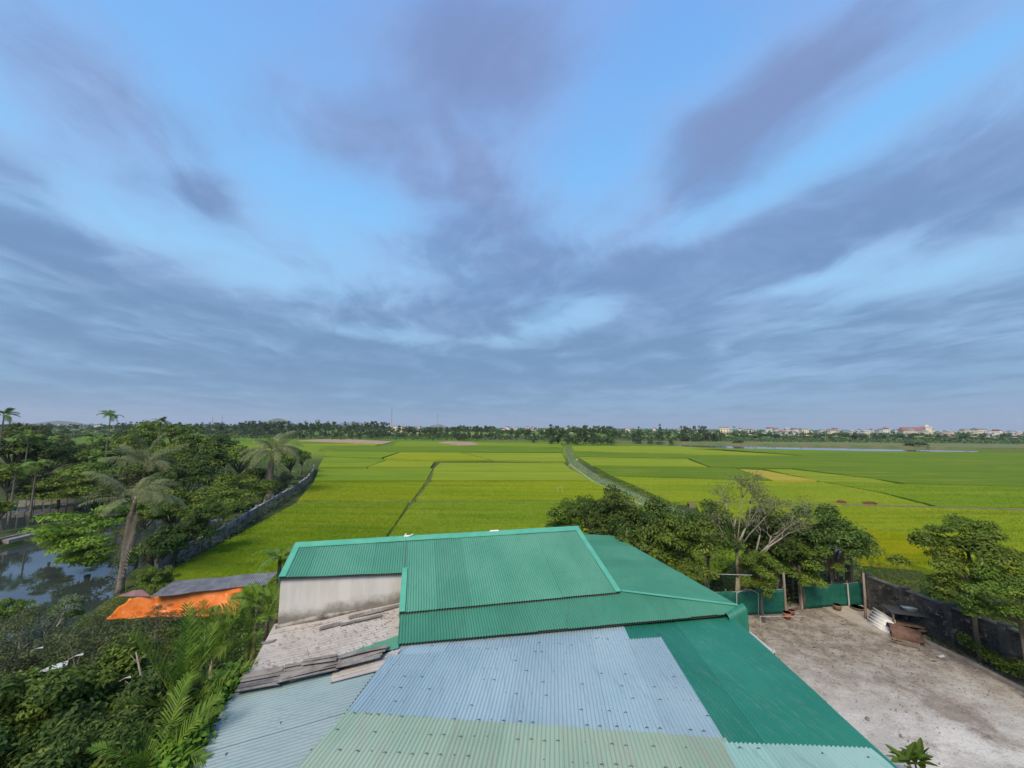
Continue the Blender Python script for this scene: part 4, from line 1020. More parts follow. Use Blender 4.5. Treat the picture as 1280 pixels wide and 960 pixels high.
# ---- orchard trees between the pond and the wall
ORT = 'orchard trees between the ponds and the field wall'
orch = [ # key, px, py, d, rpx
 ('mid_bright',116,664,28.5,50,'bright feathery tree leaning over the pond'),
 ('mid_bright',66,668,31,22,'small bright tree low over the pond edge'),
 ('mid_dark',196,690,27.5,32,'dark bushy tree right behind the tall bank palm'),
 ('mid_mid',176,650,31,30,'green tree behind the tall bank palm crown'),
 ('mid_dark',224,672,29,30,'dark tree beside the wall near the tarp roof'),
 ('mid_mid',216,640,34,36,'leafy tree right of the tall bank palm'),
 ('mid_layer',262,628,38,36,'spreading layered tree halfway along the wall'),
 ('mid_layer',296,610,46,34,'layered light tree near the grey coconut palm'),
 ('mid_mid',252,648,33,24,'bushy tree over the small pond glimpse'),
 ('mid_dark',232,604,44,36,'dark round tree in the middle of the orchard'),
 ('mid_mid',200,598,48,34,'green tree between the two coconut palms'),
 ('mid_bright',205,572,62,26,'yellow-green tree above the middle orchard'),
 ('mid_dark',262,582,56,34,'dark broad tree beyond the layered ones'),
 ('mid_mid',300,578,62,26,'bright tree left of the grey coconut palm'),
 ('mid_mid',364,576,72,22,'tree at the far end of the orchard wall'),
 ('mid_mid',378,574,80,14,'small last tree at the far wall corner'),
 ('mid_dark',318,598,56,20,'dark tree under the grey coconut palm'),
 ('mid_olive',350,604,58,18,'dull olive bush tree beside the wall'),
 ('mid_layer',120,602,50,44,'broad flat topped tree below the small hut'),
 ('mid_layer',75,612,47,32,'flat topped tree left of the broad one'),
 ('mid_olive',160,612,45,34,'brownish flat tree between hut and palms'),
 ('mid_dark',18,568,60,34,'dark tree mass at the left edge'),
 ('mid_dark',60,575,64,32,'dark tree right of the left edge mass'),
 ('mid_olive',98,572,74,26,'olive tree behind the small hut'),
 ('mid_dark',132,575,66,28,'dark tree right of the small hut'),
 ('mid_mid',10,600,44,26,'green bush tree at left edge by the second pond'),
 ('mid_olive',40,606,46,24,'scrubby olive bush at the second pond'),
 ('mid_mid',0,640,36,18,'low green bush at left edge beside the dyke'),
 ('mid_mid',180,560,75,28,'green tree under the skyline palm'),
 ('mid_dark',160,556,85,24,'dark tree below the lone skyline palm'),
 ('mid_mid',240,562,78,26,'green tree in front of the far conical tree'),
 ('mid_dark',275,556,90,18,'dark tree near the far left field'),
 ('mid_mid',215,545,110,20,'rounded tree far back in the orchard'),
 ('mid_mid',190,543,120,22,'far tree beside the skyline palm'),
 ('mid_dark',30,548,95,26,'far dark tree near left edge'),
 ('mid_olive',62,552,90,24,'far olive tree left of the green gap'),
 ('mid_dark',258,645,30,20,'dark low tree at the pond glimpse'),
 ('mid_mid',280,640,36,16,'low green tree leaning to the wall'),
 ('mid_mid',330,612,50,16,'shrubby green tree at the wall foot'),
]
for k in orch: tree_px(*k[:5], k[5], group=ORT, name='orchard_tree')
p = PD(282,553,95); tree('far_b', (p.x,p.y), p.z, 2.0, 'small dark conical tree beside the green field gap', name='orchard_tree')
# ---- foreground trees and bushes, bottom left
FG = 'foreground trees below the viewer on the left'
for k in [
 ('near_mid',60,900,9.5,85,'large-leaved dark tree at the bottom left'),
 ('big_leaf',150,925,9.0,75,'large-leaved dark tree at the bottom beside the palms'),
 ('near_dark',-20,950,8.5,90,'dark tree cut by the bottom left corner'),
 ('big_leaf',100,985,7.6,70,'dark tree cut by the bottom edge'),
 ('near_mid',190,865,11.0,50,'dark dense bush tree left of the young palms'),
 ('near_olive',175,825,12.5,54,'brownish twiggy tree in front of the orange tarp'),
 ('near_olive',95,835,12.5,58,'twiggy olive tree above the white scraps'),
 ('near_mid',225,812,13.0,28,'leafy bush at the lower edge of the orange tarp'),
 ('near_olive',20,810,12.5,52,'feathery tree at the left edge with dark trunk'),
 ('near_grey',52,788,13.5,44,'pale blue-green tree against the pond reflection'),
 ('near_mid',10,770,15,26,'small tree at left edge against the pond'),
 ('near_olive',196,775,14.6,20,'thin twiggy bush standing against the orange tarp'),
 ('near_mid',84,762,18,18,'small round bush at the near pond edge'),
 ('near_olive',120,795,16,30,'scrubby bush on the grassy pond bank'),
 ('near_mid',195,722,19.8,17,'thin-leaved shrub tree above the grey tarp roof'),
 ('near_dark',140,870,10.5,55,'dark leafy tree with pale stems'),
 ('near_olive',240,772,14.0,15,'small sprig tree poking before the tarp')]:
    tree_px(*k[:5], k[5], group=FG, name='bush_tree')
# pale bare stems
rn = random.Random(4)
for i,(px,py,px2,py2,d) in enumerate([(186,905,170,815,10.0),(190,900,205,850,9.8)]):
    a, b = PD(px,py,d), PD(px2,py2,d); a2 = Vector((a.x,a.y,0)); mb = MB(); mb.tube([a2, a, a.lerp(b,.5)+Vector((.03,0,0)), b], [.05,.04,.03,.012], 6)
    for k in range(5):
        s = a.lerp(b, rn.uniform(.3,1)); mb.tube([s, s+Vector((rn.uniform(-.4,.4),rn.uniform(-.3,.3),rn.uniform(.1,.4)))], [.012,.004], 4)
    o = mb.build('bare_sapling', M_pale, None, True); tag(o, ['pale bare stem standing among the dark bushes','second pale leaning stem beside the taller one'][i], 'sapling')
# under-storey ground cover
def cover(name, label, pxpoly, z0, z1, n, size, lm, seed, aspect=.5):
    poly = [P(x,y,(z0+z1)/2) for x,y in pxpoly]; r = np.random.default_rng(seed)
    xs = [p.x for p in poly]; ys = [p.y for p in poly]
    X = r.uniform(min(xs),max(xs),n*3); Y = r.uniform(min(ys),max(ys),n*3); k = inpoly_np(X,Y,poly); X, Y = X[k][:n], Y[k][:n]
    hz = np.array([noise.noise((x*.5,y*.5,seed)) for x,y in zip(X,Y)]); Z = z0+(z1-z0)*np.clip(.5+.6*hz,0,1)*r.uniform(.4,1,len(X))
    c = np.stack([X,Y,Z],-1); nn = r.normal(size=c.shape)*.5; nn[:,2] += 1
    tone = np.clip(.3+.5*hz+r.normal(0,.25,len(X)),0,1)
    o = link(name, quads_mesh(name, leaf_quads(r,c,nn,size,aspect,.3), tone, lm)); tag(o, label, 'ground cover', kind='stuff'); return o
cover('undergrowth', 'dark tangled undergrowth below the foreground trees', [(-150,790),(60,800),(130,765),(300,765),(345,800),(240,1000),(100,1150),(-250,1100)], .2, 1.3, 26000, .17, L_dark, 3)
cover('undergrowth', 'weeds and brush under the orchard trees', [(160,735),(215,712),(288,672),(385,600),(395,580),(300,556),(0,552),(-300,560),(-300,640),(0,612),(180,620),(240,640),(220,690)], .1, 1.0, 42000, .38, L_mid, 4)
cover('undergrowth', 'grassy weeds on the pond bank', [(60,800),(120,758),(160,735),(215,715),(330,722),(330,760),(130,790)], .0, .45, 14000, .14, L_mid, 5, .2)
cover('undergrowth', 'weeds around the yard wall foot', [(1090,765),(1150,785),(1290,850),(1400,900),(1400,850),(1280,835),(1100,750)], .1, .35, 5000, .10, L_olive, 6)
cover('undergrowth', 'grass strip outside the yard wall', [(1085,700),(1180,716),(1300,750),(1420,800),(1400,850),(1280,830),(1150,770),(1090,740)], .1, .7, 15000, .15, L_mid, 7, .22)
cover('undergrowth', 'weedy growth along the canal edge', [(744,586),(790,604),(850,627),(846,634),(800,617),(750,596)], .15, .55, 4000, .22, L_mid, 8)
cover('undergrowth', 'weeds on the diagonal footpath', [(476,680),(494,650),(514,626),(534,601),(542,588),(546,588),(540,602),(521,627),(502,652),(488,680)], .2, .62, 14000, .14, L_bright, 9, .25)
cover('undergrowth', 'floating weed and grass filling the canal', cp, .08, .2, 8000, .28, leafm('leaf_canal', (0.10,0.14,0.04), (0.14,0.18,0.06), (0.22,0.27,0.10)), 31)
cover('undergrowth', 'weeds behind the yard fence under the trees', [(690,660),(900,640),(1080,700),(1090,745),(900,750),(850,740)], .1, 1.2, 16000, .22, L_dark, 10)
cover('undergrowth', 'scrub crowding the orchard side of the field wall', [(178,716),(200,705),(262,670),(330,630),(366,610),(384,598),(389,588),(393,588),(391,596),(384,605),(366,619),(330,641),(262,684),(216,707),(200,722)], .2, 1.75, 15000, .17, L_olive, 21)
cover('undergrowth', 'brush growing over the dark brick wall', [(1150,742),(1290,788),(1420,840),(1420,815),(1290,765),(1150,725)], .6, 2.3, 9000, .13, L_mid, 22)
cover('undergrowth', 'creeper hanging down the yard side of the brick wall', [(1195,790),(1290,842),(1420,905),(1420,885),(1290,826),(1195,778)], .3, 1.9, 4500, .11, L_mid, 24)
cover('undergrowth', 'weeds in the planting strip by the yard kerb', [(1160,795),(1290,852),(1400,905),(1400,880),(1290,835),(1160,780)], .1, .7, 3500, .10, L_olive, 23)
# vine along the annex eave
def vine():
    r = np.random.default_rng(8); C_ = []; 
    pts = [(303,838),(296,858),(280,880),(262,905),(250,925),(240,945),(228,970),(215,1000)]
    for i in range(len(pts)-1):
        a = PP(*pts[i], APL); b = PP(*pts[i+1], APL)
        for k in range(9):
            q = a.lerp(b, (k+r.uniform())/9) + Vector((-.22+r.normal()*.15, r.normal()*.12, -.12+abs(r.normal())*.12))
            m = 46; c = np.array(q)+nrm(r.normal(size=(m,3)))*np.array([.28,.28,.2])*r.uniform(.5,1,m)[:,None]; C_.append(c)
    c = np.concatenate(C_); nn = r.normal(size=c.shape)*.45+np.array([-.2,-.3,.9])
    o = link('creeper_vine', quads_mesh('creeper_vine', leaf_quads(r,c,nn,.125,.75,.5), np.clip(r.normal(.3,.25,len(c)),0,1), L_vine))
    tag(o, 'bright green creeper spilling along the left eave of the faded blue roof', 'creeper')
vine()
# ================================================================ TARP SHELTER
def tarp():
    root = empty('tarp_shelter', P(230,760,0), 0, 'low shelter with grey sheet roof and bright orange tarpaulin', 'shelter'); before = set(bpy.data.objects)
    z = 2.2
    A, B, Cc, D = P(150,742,z), P(338,716,z), P(330,733,z-.12), P(190,748,z-.1)
    G1 = [P(190,748.5,2.1), P(318,733,2.1), P(348,716,2.3), P(216,726,2.3)]
    pl = plane(G1[0], G1[1], G1[3])
    msh = mat('grey_sheet_roof', (0.115,0.12,0.13), (0.18,0.185,0.20), 2.5, .7, c3=(0.28,0.28,0.29), s3=5)
    corr([PP(x,y,pl) for x,y in ((187,747),(330,731),(348,715),(218,726))], downhill(pl[1]), msh, root, name='roof_sheet', sheet_w=.9, pitch=.1, amp=.012, nseg=3, sag=.06)
    mb = MB(); mb.slab([P(146,745,2.0), P(188,745,2.12), P(178,737,2.3), P(166,738,2.25)], .03); o = mb.build('pink_sheet', mat('pink_sheet', (0.17,0.085,0.10), (0.24,0.13,0.15), 3, .6), root)
    # orange tarp with folds
    n = 44; q = [P(162,748,2.02), P(303,733,2.12), P(300,768,1.0), P(132,774,1.2)]
    m = mat('orange_tarp', (0.75,0.165,0.02), (0.85,0.26,0.07), 2.2, .5, 5, c3=(0.95,0.50,0.25), s3=3.5, th3=(.6,.72)); vs=[];fs=[]
    for j in range(n+1):
        for i in range(n+1):
            u, v = i/n, j/n; p = q[0].lerp(q[1],u).lerp(q[3].lerp(q[2],u), v)
            p += Vector((0,0,.10*noise.noise((u*9,v*3,2))+.04*noise.noise((u*26,v*8,4))-.12*math.sin(math.pi*v)*math.sin(math.pi*u*3)**2*.6)); vs.append(p)
    for j in range(n):
        for i in range(n): fs.append((j*(n+1)+i,j*(n+1)+i+1,(j+1)*(n+1)+i+1,(j+1)*(n+1)+i))
    mb = MB(); mb.add(vs, fs); o = mb.build('tarpaulin', m, root, True)
    md = o.modifiers.new('t','SOLIDIFY'); md.thickness = .006
    for x, y in ((240,738),(300,731),(330,726),(215,728)):
        p = P(x,y,2.05); mb = MB(); mb.tube([(p.x,p.y,0),(p.x,p.y,2.0)], .045, 6); mb.build('post', M_pale, root)
    kids([o for o in bpy.data.objects if o not in before], root)
tarp()
# ================================================================ ORCHARD WALL
def orchard_wall():
    m = mat('grey_block_wall', (0.17,0.155,0.135), (0.27,0.25,0.225), .9, .95, 6, c3=(0.07,0.07,0.05), s3=1.6, th3=(.5,.68), bump=.5, bscale=8)
    mt = mat('wall_coping', (0.30,0.29,0.27), (0.38,0.37,0.35), 2, .9)
    pts = [P(x,y,0) for x,y in [(196,716),(215,706),(262,684),(330,640),(366,618),(384,604),(391,594),(392,587)]]
    root = empty('field_wall', pts[0], 0, 'long grey block wall dividing the orchard from the rice', 'wall')
    def H_(o): o.location = -pts[0]
    for a, b in zip(pts, pts[1:]):
        L = (b-a).length; k = max(1, round(L/3.0))
        for i in range(k):
            p, q = a.lerp(b,i/k), a.lerp(b,(i+1)/k); d = (q-p).normalized(); p2 = p+d*.13; q2 = q-d*.13
            h = 1.05+.05*noise.noise((p.x,p.y,0))
            mb = MB(); mb.beam(p2+Vector((0,0,h/2-.1)), q2+Vector((0,0,h/2-.1)), .14, h+.2); H_(mb.build('wall_panel', m, root))
            mb = MB(); mb.beam(p2+Vector((0,0,h+.04)), q2+Vector((0,0,h+.04)), .2, .07); H_(mb.build('coping', mt, root))
            mb = MB(); mb.box(p+Vector((0,0,.6)), (.26,.26,1.4), math.atan2(d.y,d.x)); H_(mb.build('pillar', m, root))
orchard_wall()
# dyke between ponds
mb = MB(); mdk = mat('dyke_concrete', (0.20,0.18,0.15), (0.28,0.26,0.23), 1.5, .95, c3=(.06,.07,.03), s3=2)
dk = [P(-420,728,0.05), P(0,679,.05), P(75,661,.05), P(150,645,.05)]
for a, b in zip(dk, dk[1:]): mb.beam(a-Vector((0,0,.3)), b-Vector((0,0,.3)), 1.3, 1.1)
for a, b in zip(dk, dk[1:]): mb.beam(a+Vector((0,-.6,.33)), b+Vector((0,-.6,.33)), .15, .16)
tag(mb.build('dyke', mdk), kind='structure', label='pale earth and concrete dyke between the two ponds')
mb = MB(); a, b = P(0,632,.3), P(95,624,.3)
for k in range(9):
    p = a.lerp(b, k/9); q = a.lerp(b, (k+.85)/9); mb.beam(p, q, .15, .55+.1*(k%3))
tag(mb.build('retaining_wall', mat('pale_stone', (0.42,0.38,0.32), (0.30,0.28,0.24), 2, .9)), 'low broken pale retaining wall behind the second pond', 'wall')
# hut
def hut():
    p = P(103,596,0); root = empty('hut', p, -.25, 'tiny grey hut with flat dark roof among orchard trees', 'hut')
    wmt = mat('hut_wall', (0.40,0.39,0.37), (0.32,0.31,0.29), 2, .9)
    mb = MB(); mb.box((0,0,2.2),(2.3,2,4.4)); mb.build('wall', wmt, root)
    mb = MB(); mb.box((.35,0,4.5),(3.6,2.6,.12), ry=.08); mb.build('roof', mat('dark_sheet', (0.06,0.065,0.07)), root)
    mb = MB(); mb.box((.2,-1.02,3.5),(.5,.06,.6)); mb.build('window', mat('dark_gap', (0.02,0.02,0.02)), root)
hut()
# ================================================================ YARD FURNITURE
mnet = mat('green_net', (0.010,0.105,0.075), (0.018,0.14,0.10), 2.2, .7, 4, stretch=(1,1,2))
mpost = mat('grey_post', (0.22,0.18,0.14), (0.30,0.26,0.21), 5, .95, stretch=(1,1,.3))
mwp = mat('white_pipe', (0.50,0.50,0.49), rough=.4)
mwood = mat('weathered_board', (0.15,0.10,0.065), (0.24,0.17,0.12), 4, .9, stretch=(1,1,.3))
def net_fence():
    z0 = .16
    A0, A1 = P(885,772,z0), P(982,767,z0); B0, B1 = P(1002,761,z0), P(1083,757,z0)
    root = empty('net_fence', A0, 0, 'green shade-net fence with a gap for a gate', 'fence'); 
    def put(mb, n, m, sm_=False): o = mb.build(n, m, root, sm_); o.location = -A0; return o
    for a, b, sd in ((A0,A1,1),(B0,B1,2)):
        n = 40; vs=[];fs=[]; 
        for i in range(n+1):
            for j in range(7):
                p = a.lerp(b, i/n); zz = 1.22*j/6 - (.05*math.sin(i/n*math.pi*5+sd) if j == 6 else 0)
                p = p+Vector((0,.05*noise.noise((i*.5,j*.6,sd)), zz)); vs.append(p)
        for i in range(n):
            for j in range(6): fs.append((i*7+j,(i+1)*7+j,(i+1)*7+j+1,i*7+j+1))
        mb = MB(); mb.add(vs,fs); o = put(mb, 'net', mnet, True); md = o.modifiers.new('t','SOLIDIFY'); md.thickness = .008
        k = 4
        for i in range(k+1):
            p = a.lerp(b,i/k)+Vector((0,.08,0)); mb = MB(); mb.tube([p, p+Vector((.02*((i*7)%3-1),0,1.35))], .035, 6); put(mb,'post', mpost)
        mb = MB(); mb.tube([a+Vector((0,.03,1.24)), a.lerp(b,.5)+Vector((0,.03,1.2)), b+Vector((0,.03,1.24))], .012, 4); put(mb,'top_rail', mwp)
    for p in (A1, B0):
        mb = MB(); mb.tube([p+Vector((0,-.05,0)), p+Vector((0,-.05,2.3))], .06, 6); put(mb, 'gate_post', mpost)
    p = P(1060,759,z0); mb = MB(); mb.tube([p+Vector((0,-.1,0)), p+Vector((0,-.1,1.28))], .035, 6); o = put(mb, 'post', mwp); o['label'] = 'white plastic post'
    mb = MB(); mb.beam(A1+Vector((.08,.02,.08)), B0+Vector((-.08,.02,.08)), .05, .14); put(mb, 'sill_board', mwood)
net_fence()
def animal_shed():
    a, b = P(985,757,.1), P(1083,752,.1); a.y += .8; b.y += .8
    root = empty('animal_shed', a, 0, 'dark open-fronted timber shed behind the net fence', 'shed')
    def put(mb, n, m): o = mb.build(n, m, root); o.location = -a; return o
    d = (b-a).normalized(); back = Vector((-d.y,d.x,0))
    if back.y < 0: back = -back
    L = (b-a).length
    rn = random.Random(2)
    for i in range(6):
        p = a+d*(L*i/5); mb = MB(); mb.tube([p, p+Vector((rn.uniform(-.06,.06),0,2.35))], .06, 6); put(mb,'post', mpost)
        p = p+back*2.6; mb = MB(); mb.tube([p, p+Vector((0,0,2.7))], .06, 6); put(mb,'post', mpost)
    for i in range(14):   # back boards
        p = a+d*(L*(i+.5)/14)+back*2.6; mb = MB(); mb.box(p+Vector((0,0,1.2)), (L/14-.03,.03,2.3+rn.uniform(-.2,.1)), math.atan2(d.y,d.x)); put(mb,'board', mwood)
    for i in range(9):
        if i in (0,4): continue
        p = a+d*(L*(i+.5)/9); mb = MB(); h = rn.uniform(.9,2.1); mb.box(p+Vector((0,.03,h/2)), (L/9*rn.uniform(.25,.7),.03,h), math.atan2(d.y,d.x), ry=rn.uniform(-.05,.05)); put(mb,'board', mat('dark_board',(0.05,0.04,0.035),(0.10,0.08,0.06),4,.9))
    for i in range(3):
        z = .8+.65*i; mb = MB(); mb.beam(a+Vector((0,-.04,z)), b+Vector((0,-.04,z+rn.uniform(-.05,.05))), .04, .06); put(mb,'rail', mwood)
    r4 = [a+Vector((-.3,-.4,2.42)), b+Vector((.25,-.4,2.36)), b+back*3+Vector((.25,0,2.8)), a+back*3+Vector((-.3,0,2.85))]
    for o in corr(r4, -back, mat('rusty_sheet', (0.13,0.11,0.10), (0.22,0.20,0.19), 1.6, .8, c3=(.30,.27,.26), s3=3), root, name='roof_sheet', sheet_w=.9, pitch=.1, amp=.014, nseg=2, steps=6, sag=.08): o.location = -a
animal_shed()
def pipe_frames():
    z = .16
    def f(pts, lab, nm, r=.016):
        mb = MB(); mb.tube(pts, r, 6); o = mb.build(nm, mwp, None, True); tag(o, lab, 'pipe frame')
    d = P(948,772,z)
    a = P(921,774,z); a1 = PD(921,741,a.y); b1 = PD(948,742,d.y); m1 = PD(935,737,(a.y+d.y)/2)
    f([a, a1, a1.lerp(m1,.6)+Vector((0,0,.04)), m1, b1.lerp(m1,.4)+Vector((0,0,.05)), b1, d], 'white arched pipe frame in front of the green net', 'arched_frame')
    c = P(1007,797,z); c1 = PD(1007,770,c.y); e = PD(950,770.5,c.y)
    f([c, c1, e, e-Vector((0,0,max(.1,e.z-.2)))], 'low white pipe bar frame standing in the yard', 'pipe_frame', .010)
    g = PD(882,733,19.5); g1 = PD(881,717,19.5); h1 = PD(940,719,19.5); f([Vector((g.x,g.y,.1)), g1, h1], 'grey pipe rail behind the roof corner', 'pipe_frame', .014)
pipe_frames()
# brick wall at right of yard
def brick_wall():
    mbk = mat('sooty_brick', (0.035,0.033,0.032), (0.10,0.095,0.09), 1.6, .95, 6, c3=(0.24,0.225,0.21), s3=2.8, th3=(.57,.68), bump=.4, var=0)
    mm = mat('black_mortar', (0.03,0.03,0.028), (0.05,0.05,0.045), 3, .95)
    a = P(1083,720,1.9); b = P(1280,792,1.9); d = (b-a); d.z = 0; L0 = d.length; d.normalize(); L = L0+5
    a0 = Vector((a.x,a.y,0)); root = empty('brick_wall', a0, 0, 'sooty dark brick wall along the right side of the yard', 'wall')
    s = Vector((-d.y,d.x,0))
    def put(mb, n, m): o = mb.build(n, m, root); o.location = -a0; return o
    mb = MB(); mb.beam(a0+Vector((0,0,.92)), a0+d*L+Vector((0,0,.92)), .16, 1.86); put(mb,'wall_core', mm)
    rn = random.Random(3); mb = MB(); bl, bh = .24, .105
    for k in range(17):
        z = .08+k*.11; x = -(k%2)*.125
        while x < L:
            if rn.random() > .05:
                c = a0+d*(x+.12)+s*(-.0)+Vector((0,0,z+.05)); mb.box(c, (bl-.015, .20+rn.uniform(0,.03), bh-.012), math.atan2(d.y,d.x)+rn.uniform(-.02,.02))
            x += .25
    o = put(mb,'bricks', mbk); tag(o, kind='stuff')
    for k in range(6):
        p = a0+d*(L*k/6); q = a0+d*(L*(k+1)/6-.02); mb = MB(); mb.beam(p+Vector((0,0,1.92)), q+Vector((0,0,1.92)), .26, .07); put(mb,'coping', mat('dark_coping', (0.10,0.095,0.09), (0.16,0.15,0.14), 3, .95))
        mb = MB(); mb.box(p+Vector((0,0,1.0)), (.3,.34,2.06), math.atan2(d.y,d.x)); put(mb,'pillar', mbk)
brick_wall()
mb = MB(); kb = [P(1150,797,.28), P(1215,828,.28), P(1290,866,.28), P(1400,925,.28)]
for a, b in zip(kb, kb[1:]): mb.beam(a-Vector((0,0,.16)), b-Vector((0,0,.16)), .2, .34)
tag(mb.build('kerb', mat('kerb_stone', (0.24,0.20,0.16), (0.32,0.28,0.24), 3, .95, c3=(.12,.1,.08), s3=8)), kind='structure', label='low concrete kerb along the planting strip')
sl_ = [P(x,y,.24) for x,y in [(1028,759),(1078,756),(1100,772),(1124,797),(1098,789),(1060,775)]]
mb = MB(); mb.slab(sl_, .2); tag(mb.build('concrete_slab', mat('slab', (0.40,0.36,0.31), (0.32,0.28,0.24), 2, .9, c3=(.2,.17,.14), s3=5)), kind='structure', label='pale concrete slab before the shed')
# white corrugated sheet leaning
def junk():
    c = P(1097,786,.3)
    A, B = P(1083,775,.30), P(1111,792,.28); Cc = PD(1120,775,B.y+.55); D = PD(1092,758,A.y+.55)
    root = empty('white_roof_sheet', B, 0, 'white ribbed roofing sheet leaning beside the rusty scrap', 'roof sheet')
    m = mat('white_fibre_sheet', (0.62,0.60,0.58), (0.70,0.69,0.67), 3, .8)
    rib = (B-A); 
    for o in corr([A,B,Cc,D], rib, m, root, name='sheet', sheet_w=3, pitch=.19, amp=.045, nseg=2, steps=10, sag=.0): o.location = -B
    for o in list(root.children):
        md = o.modifiers.new('t','SOLIDIFY'); md.thickness = .012
    # rusty curved sheet
    mr = mat('rust', (0.10,0.055,0.04), (0.17,0.10,0.075), 3, .9, c3=(.26,.2,.17), s3=6)
    p = P(1118,797,.2); q = P(1158,803,.2); vs=[];fs=[]
    for i in range(17):
        an = math.pi*i/16
        for j in range(5):
            b = p.lerp(q,j/4); vs.append(b+Vector((0.25*math.cos(an),.42*math.cos(an)+.25,.55*math.sin(an)*(1-.35*j/4))))
    for i in range(16):
        for j in range(4): fs.append((i*5+j,(i+1)*5+j,(i+1)*5+j+1,i*5+j+1))
    mb = MB(); mb.add(vs,fs); o = mb.build('rusty_drum_half', mr, None, True); md = o.modifiers.new('t','SOLIDIFY'); md.thickness=.02
    tag(o, 'rusty brown curved metal sheet lying beside the white sheet', 'scrap metal')
    # table with dark top
    t0 = P(1140,790,.1); root = empty('work_table', t0, -.35, 'low table with dark sheet top and grey tub before the brick wall', 'table')
    mb = MB(); mb.box((0,0,.95),(1.9,.95,.05)); mb.build('tabletop', mat('dark_sheet',(0.06,0.065,0.07)), root)
    for sx in (-1,1):
        for sy in (-1,1): mb = MB(); mb.box((sx*.85,sy*.4,.46),(.07,.07,.92)); mb.build('leg', mwood, root)
    mb = MB(); mb.box((0,.1,.35),(1.5,.7,.05)); mb.build('shelf', mwood, root)
    mb = MB(); mb.tube([(0,0,0),(0,0,.03),(0,0,.16),(0,0,.18)],[.22,.24,.3,.31],12); o = mb.build('tub', mat('grey_tub',(0.22,0.27,0.29),(0.3,0.35,0.37),3,.5), None, True); o.location = t0+Vector((.1,.05,.98)); o.scale=(1.5,.8,1); tag(o,'grey-blue plastic tub lying on the low table','tub')
    # poles
    for i,(x0,y0,x1,y1,r,lab) in enumerate([(1082,777,1079,716,.06,'upright grey pole at the shed corner'),(1096,757,1084,716,.035,'thin pole leaning on the shed corner'),(1098,760,1104,738,.10,'thick dark stump leaning at the wall'),(1103,758,1100,733,.06,'dark post beside the stump')]):
        a = P(x0,y0,.1); b = PD(x1,y1,a.y); mb = MB(); mb.tube([a, a.lerp(b,.5)+Vector((.03,0,0)), b], [r,r*.9,r*.8], 7); tag(mb.build('wooden_pole', mpost, None, True), lab, 'pole')
    # pots
    for x,y,r,m_,lab in [(1047,763,.20,(0.17,0.095,0.07),'terracotta pot on the slab by the net'),(984,773,.2,(0.26,0.09,0.05),'orange-red pot beside the gate gap'),(990,768,.14,(0.20,0.09,0.06),'small reddish pot beside the orange one'),(1072,762,.32,(0.16,0.13,0.10),'broad shallow dark basin on the slab')]:
        p = P(x,y,.22); mb = MB(); hh = r*1.5 if 'basin' not in lab else .14
        mb.tube([(0,0,0),(0,0,hh*.5),(0,0,hh),(0,0,hh),(0,0,hh*.3)], [r*.65,r*.9,r,r*.88,r*.6], 12); o = mb.build('pot', mat('pot_%d'%int(x), m_, rough=.8), None, True); o.location = p; tag(o, lab, 'pot')
    # boards on ground
    for i,(x0,y0,x1,y1,w_) in enumerate([(1150,789,1172,786,.18),(1112,797,1150,806,.1)]):
        a, b = P(x0,y0,.35), P(x1,y1,.4); mb = MB(); mb.beam(a,b,w_,.04); tag(mb.build('plank', mwood), ['short plank lying right of the rusty sheet','thin plank lying under the rusty sheet'][i], 'plank')
    for i,(x,y,lab) in enumerate([(1175,822,'small white scrap on the yard near the kerb'),(1158,957,'white plastic scrap')][:1]):
        p = P(x,y,.22); mb = MB(); mb.slab([p,p+Vector((.25,.02,.02)),p+Vector((.28,.12,.06)),p+Vector((.05,.14,.0))], .01); tag(mb.build('paper_scrap', mwp), lab, 'scrap')
junk()
# signboard under the curved eave
def sign():
    a = P(962,812,2.3); root = empty('signboard', Vector((a.x,a.y,0)), R(-40), 'white framed dark board leaning under the curved green eave', 'signboard')
    mb = MB(); mb.box((-.35,0,2.25),(.9,.03,.5), ry=.55); mb.build('panel', mat('board_dark',(0.02,0.025,0.05)), root)
    mb = MB(); mb.box((-.35,.0,2.53),(.98,.06,.06), ry=.55); mb.box((-.02,-.0,2.05),(.07,.06,.62), ry=.55); mb.build('frame', mwp, root)
    mb = MB(); mb.box((0.02,-.035,1.98),(.12,.02,.12)); mb.build('corner', mat('red_corner',(.4,.05,.04)), root)
    mb = MB(); mb.tube([(-.35,.05,0),(-.35,.05,2.2)], .03, 6); mb.build('post', mpost, root)
sign()
# broad leaved plant, bottom right
def plant():
    p = P(1150,1003,.15); root = empty('broadleaf_plant', p, 0, 'dark broad-leaved plant tip at the bottom edge of the yard', 'plant'); rn = random.Random(9)
    m = L_mid; mb = MB()
    for k in range(3): mb.tube([(0,0,0),(.05*k,.02,.5),((k-1)*.22,.04*k,1.0)], [.035,.03,.02], 6)
    link('stem', mb.mesh('stem'), M_bark, root, True)
    vs = [(0,0,0),(.12,.065,.03),(.3,.085,.035),(.46,.04,.0),(.52,0,-.02),(.46,-.04,.0),(.3,-.085,.035),(.12,-.065,.03),(.3,0,0)]
    me = bpy.data.meshes.new('leaf'); me.from_pydata(vs, [], [(0,1,8),(1,2,8),(2,3,8),(3,4,8),(4,5,8),(5,6,8),(6,7,8),(7,0,8)]); me.materials.append(L_mid)
    for h in range(3):
        for i in range(11):
            o = link('leaf', me, parent=root); o.location = ((h-1)*.22,.04*h,1.0-.04*(i%4)); o.rotation_euler = (rn.uniform(-.3,.3), -rn.uniform(.0,1.2), i*2.4+rn.uniform(-.3,.3)); s = rn.uniform(.7,1.1); o.scale=(s,s,s)
plant()
